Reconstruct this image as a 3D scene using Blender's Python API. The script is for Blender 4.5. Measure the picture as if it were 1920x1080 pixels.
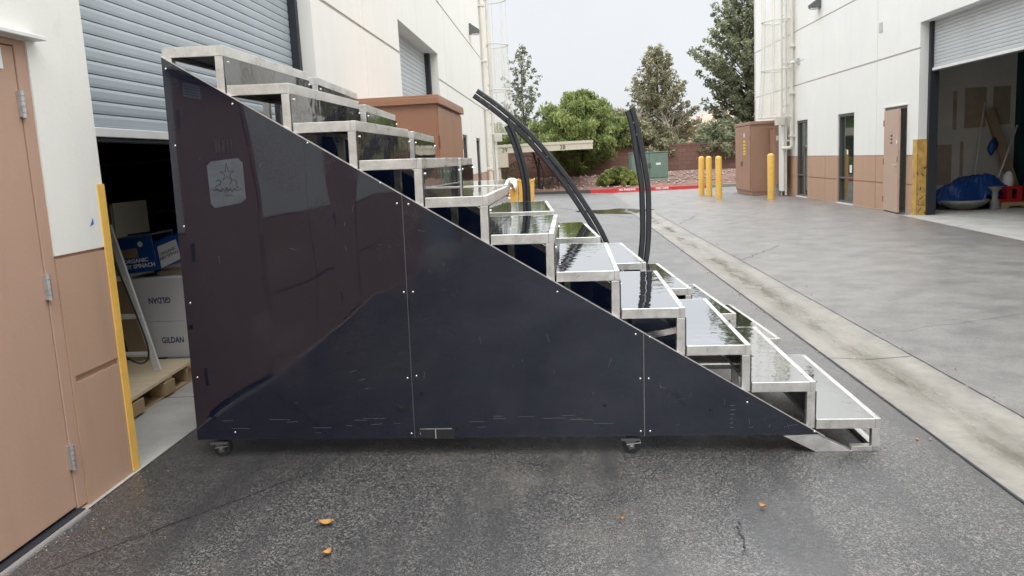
import bpy, bmesh, math, random
import numpy as np
from mathutils import Vector, Matrix
random.seed(7); np.random.seed(7)
R = math.radians
C = bpy.context.scene.collection
S = bpy.context.scene
for o in list(bpy.data.objects): bpy.data.objects.remove(o)

# ------------------------------------------------------------ camera
yaw, pitch, roll = -0.061703, 0.153853, -0.0526926
f = Vector((math.sin(yaw)*math.cos(pitch), math.cos(yaw)*math.cos(pitch), -math.sin(pitch)))
r = Vector((math.cos(yaw), -math.sin(yaw), 0)); u = r.cross(f)
r2 = math.cos(roll)*r + math.sin(roll)*u; u2 = -math.sin(roll)*r + math.cos(roll)*u
cam = bpy.data.cameras.new('camera'); co = bpy.data.objects.new('camera', cam); C.objects.link(co)
co.matrix_world = Matrix(((r2.x, u2.x, -f.x, 0), (r2.y, u2.y, -f.y, 0), (r2.z, u2.z, -f.z, 1.45), (0, 0, 0, 1)))
cam.sensor_width = 36; cam.lens = 1542.08*36/1920; cam.clip_start = 0.05; cam.clip_end = 2000
S.camera = co

# ------------------------------------------------------------ world: overcast sky
SUN_EL, SUN_ROT = R(52), R(200)
w = bpy.data.worlds.new('World'); S.world = w; w.use_nodes = True
nt = w.node_tree; nt.nodes.clear()
out = nt.nodes.new('ShaderNodeOutputWorld'); bg = nt.nodes.new('ShaderNodeBackground')
sky = nt.nodes.new('ShaderNodeTexSky'); sky.sky_type = 'NISHITA'; sky.sun_disc = False
sky.sun_elevation = SUN_EL; sky.sun_rotation = SUN_ROT; sky.air_density = 1.0; sky.dust_density = 4.0
tc = nt.nodes.new('ShaderNodeTexCoord'); sep = nt.nodes.new('ShaderNodeSeparateXYZ')
ramp = nt.nodes.new('ShaderNodeValToRGB'); cl = ramp.color_ramp
cl.elements[0].position = 0.0; cl.elements[0].color = (0.20, 0.207, 0.214, 1)
cl.elements[1].position = 1.0; cl.elements[1].color = (0.98, 1.0, 1.03, 1)
for p, v in ((0.20, 0.225), (0.42, 0.46)):
    e = cl.elements.new(p); e.color = (v*0.96, v*0.99, v*1.03, 1)
ns = nt.nodes.new('ShaderNodeTexNoise'); ns.inputs['Scale'].default_value = 2.2; ns.inputs['Detail'].default_value = 5
mr = nt.nodes.new('ShaderNodeMapRange'); mr.inputs['To Min'].default_value = 37.5; mr.inputs['To Max'].default_value = 43.0
mr.inputs['From Min'].default_value = 0.3; mr.inputs['From Max'].default_value = 0.7
vm = nt.nodes.new('ShaderNodeVectorMath'); vm.operation = 'SCALE'
mx = nt.nodes.new('ShaderNodeMix'); mx.data_type = 'RGBA'; mx.inputs[0].default_value = 0.93
L = nt.links.new
L(tc.outputs['Generated'], sep.inputs[0]); L(sep.outputs['Z'], ramp.inputs[0])
L(tc.outputs['Generated'], ns.inputs['Vector']); L(ns.outputs[0], mr.inputs['Value'])
L(ramp.outputs[0], vm.inputs[0]); L(mr.outputs[0], vm.inputs['Scale'])
L(sky.outputs[0], mx.inputs[6]); L(vm.outputs[0], mx.inputs[7]); L(mx.outputs[2], bg.inputs['Color'])
bg.inputs['Strength'].default_value = 0.1
L(bg.outputs[0], out.inputs[0])
sun = bpy.data.lights.new('sun', 'SUN'); sun.energy = 0.7; sun.angle = R(25); sun.color = (1.0, 0.97, 0.93)
so = bpy.data.objects.new('sun', sun); C.objects.link(so); so.location = (0, 0, 30)
so.rotation_euler = (R(90)-SUN_EL, 0, R(20))
S.view_settings.view_transform = 'Standard'; S.view_settings.look = 'None'
S.view_settings.exposure = 0.15; S.view_settings.gamma = 1.0
S.render.engine = 'CYCLES'

# ------------------------------------------------------------ materials
def mat(name, col, rough=0.6, metal=0.0, var=0.0, vscale=3.0, bump=0.0, bscale=60.0, spec=0.5, coat=0.0, ior=1.5, dirt=None, stretch=None, rvar=0.0):
    m = bpy.data.materials.new(name); m.use_nodes = True; t = m.node_tree; b = t.nodes['Principled BSDF']
    b.inputs['Base Color'].default_value = (*col, 1); b.inputs['Roughness'].default_value = rough
    b.inputs['Metallic'].default_value = metal; b.inputs['Specular IOR Level'].default_value = spec; b.inputs['IOR'].default_value = ior
    b.inputs['Coat Weight'].default_value = coat; b.inputs['Coat Roughness'].default_value = 0.05
    N = t.nodes.new; K = t.links.new
    g = N('ShaderNodeTexCoord'); mp = N('ShaderNodeMapping'); K(g.outputs['Object'], mp.inputs[0])
    if stretch: mp.inputs['Scale'].default_value = stretch
    if var or dirt or rvar:
        n = N('ShaderNodeTexNoise'); n.inputs['Scale'].default_value = vscale; n.inputs['Detail'].default_value = 6; n.inputs['Roughness'].default_value = 0.65
        K(mp.outputs[0], n.inputs['Vector'])
        rp = N('ShaderNodeMapRange'); rp.inputs['From Min'].default_value = 0.3; rp.inputs['From Max'].default_value = 0.7
        K(n.outputs[0], rp.inputs['Value'])
        mxx = N('ShaderNodeMix'); mxx.data_type = 'RGBA'
        d = dirt if dirt else tuple(c*(1-var) for c in col)
        l = tuple(min(1, c*(1+var*0.5)) for c in col)
        mxx.inputs[6].default_value = (*d, 1); mxx.inputs[7].default_value = (*l, 1)
        K(rp.outputs[0], mxx.inputs[0]); K(mxx.outputs[2], b.inputs['Base Color'])
        if rvar:
            r_ = N('ShaderNodeMapRange'); r_.inputs['To Min'].default_value = max(0.02, rough-rvar); r_.inputs['To Max'].default_value = rough+rvar
            K(rp.outputs[0], r_.inputs['Value']); K(r_.outputs[0], b.inputs['Roughness'])
    if bump:
        n2 = N('ShaderNodeTexNoise'); n2.inputs['Scale'].default_value = bscale; n2.inputs['Detail'].default_value = 4
        K(mp.outputs[0], n2.inputs['Vector'])
        bp = N('ShaderNodeBump'); bp.inputs['Strength'].default_value = 1.0; bp.inputs['Distance'].default_value = bump
        K(n2.outputs[0], bp.inputs['Height']); K(bp.outputs[0], b.inputs['Normal'])
    return m

M = {}
def wallmat(name, col, streak=.10, scuff=(.30, .27, .23), sc_amt=.5):
    m = bpy.data.materials.new(name); m.use_nodes = True; t = m.node_tree; b = t.nodes['Principled BSDF']
    N = t.nodes.new; K = t.links.new; g = N('ShaderNodeTexCoord').outputs['Object']
    def noise(sc, st=(1, 1, 1), det=6):
        n = N('ShaderNodeTexNoise'); n.inputs['Scale'].default_value = sc; n.inputs['Detail'].default_value = det; n.inputs['Roughness'].default_value = .65
        mp = N('ShaderNodeMapping'); mp.inputs['Scale'].default_value = st; K(g, mp.inputs[0]); K(mp.outputs[0], n.inputs['Vector']); return n.outputs[0]
    def mr(src, a, b_, c=0, d=1):
        q = N('ShaderNodeMapRange'); q.inputs['From Min'].default_value = a; q.inputs['From Max'].default_value = b_; q.inputs['To Min'].default_value = c; q.inputs['To Max'].default_value = d; K(src, q.inputs['Value']); return q.outputs[0]
    def mix(fac, a, b_):
        q = N('ShaderNodeMix'); q.data_type = 'RGBA'; K(fac, q.inputs[0])
        for i, x in ((6, a), (7, b_)):
            if isinstance(x, tuple): q.inputs[i].default_value = (*x, 1)
            else: K(x, q.inputs[i])
        return q.outputs[2]
    c = mix(mr(noise(.8), .3, .7), tuple(x*.94 for x in col), col)
    c = mix(mr(noise(5, (1, 1, .10)), .50, .75, 0, streak*3), c, tuple(x*.82 for x in col))
    c = mix(mr(noise(6, (1, 1, .6), 9), .66, .74, 0, sc_amt*.5), c, scuff)
    K(c, b.inputs['Base Color']); b.inputs['Roughness'].default_value = .72
    bp = N('ShaderNodeBump'); bp.inputs['Distance'].default_value = .0012; bp.inputs['Strength'].default_value = .8; K(noise(45, det=4), bp.inputs['Height']); K(bp.outputs[0], b.inputs['Normal'])
    return m
M['white'] = wallmat('white_wall_paint', (0.80, 0.785, 0.73), .10, (.55, .51, .44), .35)
M['whiteR'] = wallmat('cool_white_wall_paint', (0.78, 0.78, 0.745), .10, (.55, .52, .46), .35)
M['brown'] = wallmat('tan_wall_paint', (0.46, 0.295, 0.205), .22, (.24, .13, .09), .8)
M['groove'] = mat('joint_taupe', (0.50, 0.47, 0.41), 0.8)
M['door'] = wallmat('tan_door_paint', (0.46, 0.295, 0.215), .14, (.26, .15, .11), .7)
M['doorR'] = mat('pink_door_paint', (0.49, 0.35, 0.275), 0.45, var=0.08, vscale=2.0)
M['cabinet'] = mat('rust_brown_paint', (0.33, 0.165, 0.10), 0.38, var=0.12, vscale=1.2, spec=0.5, bump=0.002, bscale=3)
M['cabinetR'] = mat('brown_paint', (0.35, 0.205, 0.14), 0.5, var=0.10, vscale=1.2)
M['alu'] = mat('worn_aluminium', (0.74, 0.725, 0.69), 0.34, metal=0.75, var=0.24, vscale=16, bump=0.0004, bscale=120, rvar=0.1, stretch=(1, .35, 1))
M['galv'] = mat('galvanised_steel', (0.60, 0.60, 0.60), 0.4, metal=0.8, var=0.2, vscale=20)
M['shutter'] = mat('blue_grey_shutter', (0.36, 0.405, 0.435), 0.45, var=0.08, vscale=1.5, bump=0.0005, bscale=10)
M['shutterR'] = mat('grey_shutter', (0.47, 0.49, 0.50), 0.45, var=0.08, vscale=1.5)
M['rail_white'] = mat('white_rail_metal', (0.72, 0.72, 0.70), 0.4, var=0.1, vscale=6)
M['dark'] = mat('dark_rubber', (0.02, 0.022, 0.03), 0.55)
M['black'] = mat('black_powder_coat', (0.022, 0.023, 0.028), 0.30, spec=0.6, var=0.3, vscale=20)
M['yellow'] = mat('yellow_paint', (0.82, 0.50, 0.11), 0.5, var=0.12, vscale=12, bump=0.001, bscale=90)
M['yellowD'] = mat('worn_yellow_paint', (0.55, 0.34, 0.09), 0.6, var=0.4, vscale=9, bump=0.001, bscale=60)
M['concrete'] = mat('bay_floor_concrete', (0.44, 0.43, 0.40), 0.6, var=0.3, vscale=2.2, bump=0.001, bscale=60)
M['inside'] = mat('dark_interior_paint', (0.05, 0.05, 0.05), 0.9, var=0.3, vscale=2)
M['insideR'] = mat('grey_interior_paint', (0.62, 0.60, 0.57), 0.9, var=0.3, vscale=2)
M['drywall'] = mat('raw_drywall', (0.74, 0.70, 0.64), 0.85, var=0.1, vscale=1.5)
M['drywall2'] = mat('brown_drywall_paper', (0.46, 0.36, 0.28), 0.9, var=0.2, vscale=3)
M['frame'] = mat('bronze_window_frame', (0.13, 0.135, 0.13), 0.4, metal=0.4)
M['glass'] = mat('tinted_glass', (0.02, 0.03, 0.027), 0.04, spec=0.8, ior=1.7)
M['ladder'] = mat('cream_ladder_paint', (0.72, 0.70, 0.62), 0.5, var=0.08)
M['paper'] = mat('white_label', (0.75, 0.75, 0.75), 0.6)
M['ink'] = mat('dark_ink', (0.03, 0.03, 0.03), 0.6)
M['navyink'] = mat('navy_ink', (0.015, 0.03, 0.16), 0.6)
M['whiteink'] = mat('white_ink', (0.8, 0.8, 0.8), 0.6)
M['yellowink'] = mat('yellow_ink', (0.75, 0.6, 0.03), 0.6)
M['box'] = mat('grey_white_carton', (0.64, 0.64, 0.66), 0.8, var=0.06, vscale=4)
M['bluebox'] = mat('blue_carton', (0.006, 0.075, 0.32), 0.45, var=0.2, vscale=8)
M['card'] = mat('brown_cardboard', (0.36, 0.27, 0.18), 0.85, var=0.1)
M['ply'] = mat('plywood', (0.72, 0.59, 0.40), 0.7, var=0.12, vscale=5, stretch=(1, 6, 1))
M['wood'] = mat('pine_block', (0.42, 0.30, 0.17), 0.8, var=0.2, vscale=6)
M['filecab'] = mat('beige_steel', (0.50, 0.47, 0.38), 0.45)
M['tarp'] = mat('blue_tarp', (0.012, 0.06, 0.24), 0.35, bump=0.01, bscale=7, var=0.3, vscale=5)
M['stone'] = mat('grey_cast_stone', (0.28, 0.28, 0.27), 0.8, var=0.25, vscale=9, bump=0.004, bscale=30)
M['red'] = mat('red_plastic', (0.45, 0.02, 0.025), 0.4)
M['redcurb'] = mat('red_curb_paint', (0.55, 0.035, 0.04), 0.5, var=0.2, vscale=4)
M['curb'] = mat('wet_dark_curb', (0.06, 0.062, 0.062), 0.4, var=0.3, vscale=3)
M['green'] = mat('green_utility_paint', (0.15, 0.225, 0.18), 0.5, var=0.15, vscale=3)
M['pad'] = mat('grey_green_pad', (0.23, 0.245, 0.20), 0.8, var=0.15)
M['cream'] = mat('cream_carport_paint', (0.60, 0.55, 0.43), 0.5, var=0.06)
M['tile'] = mat('roof_tile', (0.42, 0.29, 0.23), 0.8, var=0.2, vscale=4)
M['stucco'] = mat('yellow_stucco', (0.62, 0.48, 0.30), 0.85)
M['stucco2'] = mat('tan_stucco', (0.42, 0.33, 0.27), 0.85)
M['bark'] = mat('bark', (0.09, 0.065, 0.05), 0.9, var=0.3, vscale=12, bump=0.01, bscale=20)
M['barkd'] = mat('wet_dark_bark', (0.035, 0.022, 0.02), 0.8, var=0.3, vscale=12)
M['leaf_dry'] = mat('orange_dry_leaf', (0.50, 0.25, 0.06), 0.6, var=0.3, vscale=60)
M['blue'] = mat('blue_tape', (0.01, 0.12, 0.45), 0.5)
M['teal'] = mat('dark_teal_paint', (0.012, 0.05, 0.06), 0.6)
M['cloth'] = mat('white_plastic_bag', (0.8, 0.78, 0.74), 0.5)
M['chrome'] = mat('chrome', (0.7, 0.7, 0.7), 0.15, metal=1.0)
M['scuff'] = mat('pale_scuff', (0.20, 0.20, 0.21), 0.6)
M['logo'] = mat('frosted_grey_decal', (0.085, 0.098, 0.115), 0.35, var=0.25, vscale=14)
M['logoink'] = mat('dark_decal_ink', (0.02, 0.02, 0.026), 0.3)
M['mound'] = mat('planting_bed_soil', (0.17, 0.095, 0.07), 0.9, var=0.4, vscale=2.5, bump=0.03, bscale=7)
M['earth'] = mat('desert_soil', (0.22, 0.17, 0.13), 0.95, var=0.2, vscale=0.4)
M['rock'] = mat('pale_stones', (0.36, 0.27, 0.23), 0.8, var=0.4, vscale=3)
M['sill'] = mat('aluminium_threshold', (0.55, 0.55, 0.53), 0.4, metal=0.6)

def leafmat(name, c1, c2):
    m = bpy.data.materials.new(name); m.use_nodes = True; t = m.node_tree; b = t.nodes['Principled BSDF']
    n = t.nodes.new('ShaderNodeTexNoise'); n.inputs['Scale'].default_value = 1.7; n.inputs['Detail'].default_value = 5
    g = t.nodes.new('ShaderNodeTexCoord'); t.links.new(g.outputs['Object'], n.inputs['Vector'])
    rp = t.nodes.new('ShaderNodeMapRange'); rp.inputs['From Min'].default_value = 0.35; rp.inputs['From Max'].default_value = 0.65
    t.links.new(n.outputs[0], rp.inputs['Value'])
    x = t.nodes.new('ShaderNodeMix'); x.data_type = 'RGBA'; x.inputs[6].default_value = (*c1, 1); x.inputs[7].default_value = (*c2, 1)
    t.links.new(rp.outputs[0], x.inputs[0]); t.links.new(x.outputs[2], b.inputs['Base Color'])
    b.inputs['Roughness'].default_value = 0.6; b.inputs['Specular IOR Level'].default_value = 0.3
    tr = t.nodes.new('ShaderNodeBsdfTranslucent'); t.links.new(x.outputs[2], tr.inputs[0])
    ms = t.nodes.new('ShaderNodeMixShader'); ms.inputs[0].default_value = 0.3
    t.links.new(b.outputs[0], ms.inputs[1]); t.links.new(tr.outputs[0], ms.inputs[2])
    t.links.new(ms.outputs[0], t.nodes['Material Output'].inputs['Surface'])
    return m
M['lf_green'] = leafmat('bright_green_leaves', (0.12, 0.165, 0.05), (0.31, 0.36, 0.13))
M['lf_olive'] = leafmat('olive_needles', (0.15, 0.155, 0.085), (0.40, 0.38, 0.24))
M['lf_pine'] = leafmat('dark_pine_needles', (0.12, 0.14, 0.08), (0.30, 0.32, 0.19))
M['lf_thin'] = leafmat('grey_green_leaves', (0.13, 0.15, 0.09), (0.24, 0.26, 0.16))
M['lf_shrub'] = leafmat('lime_shrub_leaves', (0.12, 0.155, 0.04), (0.33, 0.37, 0.11))

def glossy_panel(name, col, rough, ior, wav, wscale, drops=0.0, smear=0.0, stretch=(1, 1, 1), lvl=0.5):
    m = bpy.data.materials.new(name); m.use_nodes = True; t = m.node_tree; b = t.nodes['Principled BSDF']
    N = t.nodes.new; K = t.links.new
    b.inputs['Base Color'].default_value = (*col, 1); b.inputs['IOR'].default_value = ior; b.inputs['Specular IOR Level'].default_value = lvl
    g = N('ShaderNodeTexCoord'); mp = N('ShaderNodeMapping'); mp.inputs['Scale'].default_value = stretch; K(g.outputs['Object'], mp.inputs[0])
    n = N('ShaderNodeTexNoise'); n.inputs['Scale'].default_value = wscale; n.inputs['Detail'].default_value = 2; K(mp.outputs[0], n.inputs['Vector'])
    b1 = N('ShaderNodeBump'); b1.inputs['Distance'].default_value = wav; K(n.outputs[0], b1.inputs['Height'])
    last = b1
    if drops:
        v = N('ShaderNodeTexVoronoi'); v.inputs['Scale'].default_value = 140; K(g.outputs['Object'], v.inputs['Vector'])
        dr = N('ShaderNodeMapRange'); dr.inputs['From Min'].default_value = 0.0; dr.inputs['From Max'].default_value = 0.32
        dr.inputs['To Min'].default_value = 1; dr.inputs['To Max'].default_value = 0; K(v.outputs['Distance'], dr.inputs['Value'])
        n3 = N('ShaderNodeTexNoise'); n3.inputs['Scale'].default_value = 5; n3.inputs['Detail'].default_value = 3; K(g.outputs['Object'], n3.inputs['Vector'])
        mk = N('ShaderNodeMapRange'); mk.inputs['From Min'].default_value = 0.5; mk.inputs['From Max'].default_value = 0.6; K(n3.outputs[0], mk.inputs['Value'])
        mu = N('ShaderNodeMath'); mu.operation = 'MULTIPLY'; K(dr.outputs[0], mu.inputs[0]); K(mk.outputs[0], mu.inputs[1])
        b2 = N('ShaderNodeBump'); b2.inputs['Distance'].default_value = drops; K(mu.outputs[0], b2.inputs['Height']); K(b1.outputs[0], b2.inputs['Normal']); last = b2
    K(last.outputs[0], b.inputs['Normal'])
    b.inputs['Roughness'].default_value = rough
    if smear:   # grime film: slightly rougher, paler veils
        n4 = N('ShaderNodeTexNoise'); n4.inputs['Scale'].default_value = 2.5; n4.inputs['Detail'].default_value = 9; n4.inputs['Roughness'].default_value = 0.65
        K(g.outputs['Object'], n4.inputs['Vector'])
        r_ = N('ShaderNodeMapRange'); r_.inputs['From Min'].default_value = 0.45; r_.inputs['From Max'].default_value = 0.8
        r_.inputs['To Min'].default_value = rough; r_.inputs['To Max'].default_value = rough+0.14; K(n4.outputs[0], r_.inputs['Value']); K(r_.outputs[0], b.inputs['Roughness'])
        x = N('ShaderNodeMix'); x.data_type = 'RGBA'; x.inputs[6].default_value = (*col, 1); x.inputs[7].default_value = (*(c+smear for c in col), 1)
        r5 = N('ShaderNodeMapRange'); r5.inputs['From Min'].default_value = 0.55; r5.inputs['From Max'].default_value = 0.9; K(n4.outputs[0], r5.inputs['Value'])
        K(r5.outputs[0], x.inputs[0]); K(x.outputs[2], b.inputs['Base Color'])
    return m
M['panel'] = glossy_panel('navy_gloss_panel', (0.0035, 0.006, 0.018), 0.02, 1.75, 0.011, 1.1, smear=0.022, drops=0.0004, stretch=(1.3, 1, .6))
M['riser'] = glossy_panel('black_gloss_riser', (0.012, 0.012, 0.014), 0.04, 2.5, 0.0015, 6, drops=0.0006)
M['deck'] = glossy_panel('wet_black_deck', (0.58, 0.59, 0.61), 0.02, 1.5, 0.0008, 14, drops=0.0, stretch=(1, 1, 1))

M['deck'].node_tree.nodes['Principled BSDF'].inputs['Metallic'].default_value = 1.0   # mirror laminate under a film of water
def asphalt():
    m = bpy.data.materials.new('wet_asphalt'); m.use_nodes = True; t = m.node_tree; b = t.nodes['Principled BSDF']
    N = t.nodes.new; K = t.links.new
    g = N('ShaderNodeTexCoord').outputs['Object']
    def mr(src, a, b_, c=0, d=1):
        q = N('ShaderNodeMapRange'); q.inputs['From Min'].default_value = a; q.inputs['From Max'].default_value = b_
        q.inputs['To Min'].default_value = c; q.inputs['To Max'].default_value = d; K(src, q.inputs['Value']); return q.outputs[0]
    def noise(sc, det=5, ro=.6, stretch=None, rot=None):
        n = N('ShaderNodeTexNoise'); n.inputs['Scale'].default_value = sc; n.inputs['Detail'].default_value = det; n.inputs['Roughness'].default_value = ro
        if stretch:
            mp = N('ShaderNodeMapping'); mp.inputs['Scale'].default_value = stretch
            if rot: mp.inputs['Rotation'].default_value = (0, 0, rot)
            K(g, mp.inputs[0]); K(mp.outputs[0], n.inputs['Vector'])
        else: K(g, n.inputs['Vector'])
        return n.outputs[0]
    def math_(op, a, b_):
        q = N('ShaderNodeMath'); q.operation = op
        for i, x in enumerate((a, b_)):
            if isinstance(x, (int, float)): q.inputs[i].default_value = x
            else: K(x, q.inputs[i])
        return q.outputs[0]
    def mix(fac, a, b_):
        q = N('ShaderNodeMix'); q.data_type = 'RGBA'
        if isinstance(fac, float): q.inputs[0].default_value = fac
        else: K(fac, q.inputs[0])
        for i, x in ((6, a), (7, b_)):
            if isinstance(x, tuple): q.inputs[i].default_value = (*x, 1)
            else: K(x, q.inputs[i])
        return q.outputs[2]
    v = N('ShaderNodeTexVoronoi'); v.inputs['Scale'].default_value = 210; K(g, v.inputs['Vector'])
    v2 = N('ShaderNodeTexVoronoi'); v2.inputs['Scale'].default_value = 120; K(g, v2.inputs['Vector'])
    c1 = N('ShaderNodeSeparateColor'); K(v.outputs['Color'], c1.inputs[0]); c2 = N('ShaderNodeSeparateColor'); K(v2.outputs['Color'], c2.inputs[0])
    fine = noise(320, 3); big = noise(.50, 6, .62); mid = noise(2.6, 6, .65); grain = noise(22, 6, .75); streak = noise(1.6, 6, .6, (1.8, .22, 1), .25)
    # stones in the binder
    base = mix(mr(c1.outputs[0], .42, .95), (.012, .012, .014), (.185, .178, .168))
    base = mix(math_('MULTIPLY', mr(c2.outputs[1], .84, .93), .70), base, (.27, .255, .235))
    base = mix(mr(grain, .40, .70, 0, .35), base, (.035, .034, .035))
    # dry, worn, paler patches and old wheel tracks
    worn = math_('MULTIPLY', mr(big, .46, .58), mr(mid, .38, .60, .1, 1))
    base = mix(math_('MULTIPLY', worn, .40), base, (.20, .178, .155))
    base = mix(math_('MULTIPLY', mr(streak, .48, .62), .7), base, (.036, .036, .038))
    sx = N('ShaderNodeSeparateXYZ'); K(g, sx.inputs[0])
    # newer dark strip laid along the left wall
    edge = math_('ADD', sx.outputs[0], math_('MULTIPLY', mr(mid, 0, 1, -.06, .06), 1.0)); edge = math_('SUBTRACT', edge, math_('MULTIPLY', sx.outputs[1], .36))
    base = mix(mr(edge, -2.58, -2.48, .42, 0), base, (.022, .022, .024))
    # sky sheen painted right of the gutter, with mottling that holds at a distance
    sheen = mix(mr(mid, .35, .65), (.14, .130, .123), (.30, .284, .266)); sheen = mix(mr(grain, .35, .65, .45, 0), sheen, (.10, .095, .09)); sheen = mix(math_('MULTIPLY', mr(big, .5, .70), .35), sheen, (.12, .115, .115))
    sheen = mix(mr(c2.outputs[1], .55, .98, 0, .30), sheen, (.42, .40, .37)); sheen = mix(mr(c1.outputs[2], .7, 1, 0, .5), sheen, (.07, .07, .07))
    base = mix(mr(sx.outputs[0], 2.0, 2.2, 0, .85), base, sheen)
    # pale sky sheen put into the colour further up the left lane too
    base = mix(math_('MULTIPLY', mr(sx.outputs[1], 5.0, 8.0), .45), base, sheen)
    K(base, b.inputs['Base Color'])
    wet = math_('MINIMUM', 1.0, math_('ADD', math_('MULTIPLY', mr(noise(.9, 6, .65, (1, .5, 1)), .40, .60), .7), mr(sx.outputs[0], -.2, 1.5, 0, .40)))
    far_ = math_('SUBTRACT', 1.0, math_('MAXIMUM', math_('MULTIPLY', mr(sx.outputs[0], 1.9, 2.3), .50), math_('MULTIPLY', mr(sx.outputs[1], 4.5, 9.0), .55)))
    wet = math_('MULTIPLY', wet, far_)
    K(mr(wet, 0, 1, .62, .34), b.inputs['Roughness']); b.inputs['Specular IOR Level'].default_value = .5
    h = math_('ADD', math_('MULTIPLY', v.outputs['Distance'], 1.0), fine)
    bp = N('ShaderNodeBump'); bp.inputs['Distance'].default_value = 0.0035; bp.inputs['Strength'].default_value = 0.8; K(h, bp.inputs['Height']); K(bp.outputs[0], b.inputs['Normal'])
    K(mr(wet, 0, 1, .42, 1.0), b.inputs['Coat Weight']); K(mr(wet, 0, 1, .46, .15), b.inputs['Coat Roughness']); b.inputs['Coat IOR'].default_value = 1.6
    bc = N('ShaderNodeBump'); bc.inputs['Distance'].default_value = 0.0011; bc.inputs['Strength'].default_value = 0.7; K(math_('ADD', fine, grain), bc.inputs['Height']); K(bc.outputs[0], b.inputs['Coat Normal'])
    return m
M['asphalt'] = asphalt()
def gutter_mat():
    m = bpy.data.materials.new('gutter_concrete'); m.use_nodes = True; t = m.node_tree; b = t.nodes['Principled BSDF']
    N = t.nodes.new; K = t.links.new; g = N('ShaderNodeTexCoord').outputs['Object']
    def mr(src, a, b_, c=0, d=1):
        q = N('ShaderNodeMapRange'); q.inputs['From Min'].default_value = a; q.inputs['From Max'].default_value = b_; q.inputs['To Min'].default_value = c; q.inputs['To Max'].default_value = d; K(src, q.inputs['Value']); return q.outputs[0]
    def noise(sc, st=(1, 1, 1)):
        n = N('ShaderNodeTexNoise'); n.inputs['Scale'].default_value = sc; n.inputs['Detail'].default_value = 7; n.inputs['Roughness'].default_value = .68
        mp = N('ShaderNodeMapping'); mp.inputs['Scale'].default_value = st; K(g, mp.inputs[0]); K(mp.outputs[0], n.inputs['Vector']); return n.outputs[0]
    def mul(a, b_):
        q = N('ShaderNodeMath'); q.operation = 'MULTIPLY'; K(a, q.inputs[0])
        if isinstance(b_, float): q.inputs[1].default_value = b_
        else: K(b_, q.inputs[1])
        return q.outputs[0]
    def mix(fac, a, b_):
        q = N('ShaderNodeMix'); q.data_type = 'RGBA'; K(fac, q.inputs[0])
        for i, x in ((6, a), (7, b_)):
            if isinstance(x, tuple): q.inputs[i].default_value = (*x, 1)
            else: K(x, q.inputs[i])
        return q.outputs[2]
    sx = N('ShaderNodeSeparateXYZ'); K(g, sx.inputs[0])
    col = mix(mr(noise(1.7, (1, .45, 1)), .32, .68), (.20, .187, .165), (.36, .335, .292))
    col = mix(mr(noise(14), .45, .75, 0, .55), col, (.17, .155, .135)); col = mix(mr(noise(160), .5, .8, 0, .5), col, (.12, .11, .10))
    ab = N('ShaderNodeMath'); ab.operation = 'ABSOLUTE'; su = N('ShaderNodeMath'); su.operation = 'SUBTRACT'; K(sx.outputs[0], su.inputs[0]); su.inputs[1].default_value = 2.12; K(su.outputs[0], ab.inputs[0])
    edge = mr(ab.outputs[0], .20, .29, 0, .55); col = mix(mul(edge, mr(noise(9), .35, .65)), col, (.11, .10, .09))
    chan = mul(mr(ab.outputs[0], .02, .15, 1, 0), mr(noise(2.4, (2.2, .5, 1)), .47, .60)); col = mix(mul(chan, .8), col, (.085, .078, .05))
    damp = mul(mr(ab.outputs[0], .05, .26, 1, 0), mr(noise(.8, (1, .5, 1)), .42, .58)); col = mix(mul(damp, .45), col, (.13, .12, .10))
    K(col, b.inputs['Base Color']); q = N('ShaderNodeMath'); q.operation = 'MAXIMUM'; K(chan, q.inputs[0]); K(damp, q.inputs[1]); K(mr(q.outputs[0], 0, 1, .55, .14), b.inputs['Roughness'])
    bp = N('ShaderNodeBump'); bp.inputs['Distance'].default_value = .0012; K(noise(130), bp.inputs['Height']); K(bp.outputs[0], b.inputs['Normal'])
    return m
M['gutter'] = gutter_mat()
def puddle_mat():
    m = mat('mossy_puddle', (0.10, 0.10, 0.07), 0.10, var=0.5, vscale=20, ior=1.6); return m
M['puddle'] = puddle_mat()
def brickwall():
    m = bpy.data.materials.new('brown_block_wall'); m.use_nodes = True; t = m.node_tree; b = t.nodes['Principled BSDF']
    g = t.nodes.new('ShaderNodeTexCoord'); mp = t.nodes.new('ShaderNodeMapping'); mp.inputs['Rotation'].default_value = (R(90), 0, 0)
    br = t.nodes.new('ShaderNodeTexBrick'); br.inputs['Scale'].default_value = 1.0
    br.inputs['Brick Width'].default_value = 0.4; br.inputs['Row Height'].default_value = 0.2; br.inputs['Mortar Size'].default_value = 0.012
    br.inputs['Color1'].default_value = (0.15, 0.078, 0.058, 1); br.inputs['Color2'].default_value = (0.19, 0.10, 0.075, 1); br.inputs['Mortar'].default_value = (0.10, 0.065, 0.05, 1)
    t.links.new(g.outputs['Object'], mp.inputs[0]); t.links.new(mp.outputs[0], br.inputs['Vector']); t.links.new(br.outputs[0], b.inputs['Base Color']); b.inputs['Roughness'].default_value = 0.85
    return m
M['block'] = brickwall()
def meshmat():
    m = bpy.data.materials.new('perforated_guard_sheet'); m.use_nodes = True; t = m.node_tree; b = t.nodes['Principled BSDF']
    b.inputs['Base Color'].default_value = (0.72, 0.70, 0.62, 1); b.inputs['Roughness'].default_value = 0.5
    tr = t.nodes.new('ShaderNodeBsdfTransparent'); ms = t.nodes.new('ShaderNodeMixShader')
    ms.inputs[0].default_value = 0.22   # share of metal in a fine perforated sheet
    t.links.new(tr.outputs[0], ms.inputs[1]); t.links.new(b.outputs[0], ms.inputs[2]); t.links.new(ms.outputs[0], t.nodes['Material Output'].inputs['Surface'])
    return m
M['perf'] = meshmat()

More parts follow.
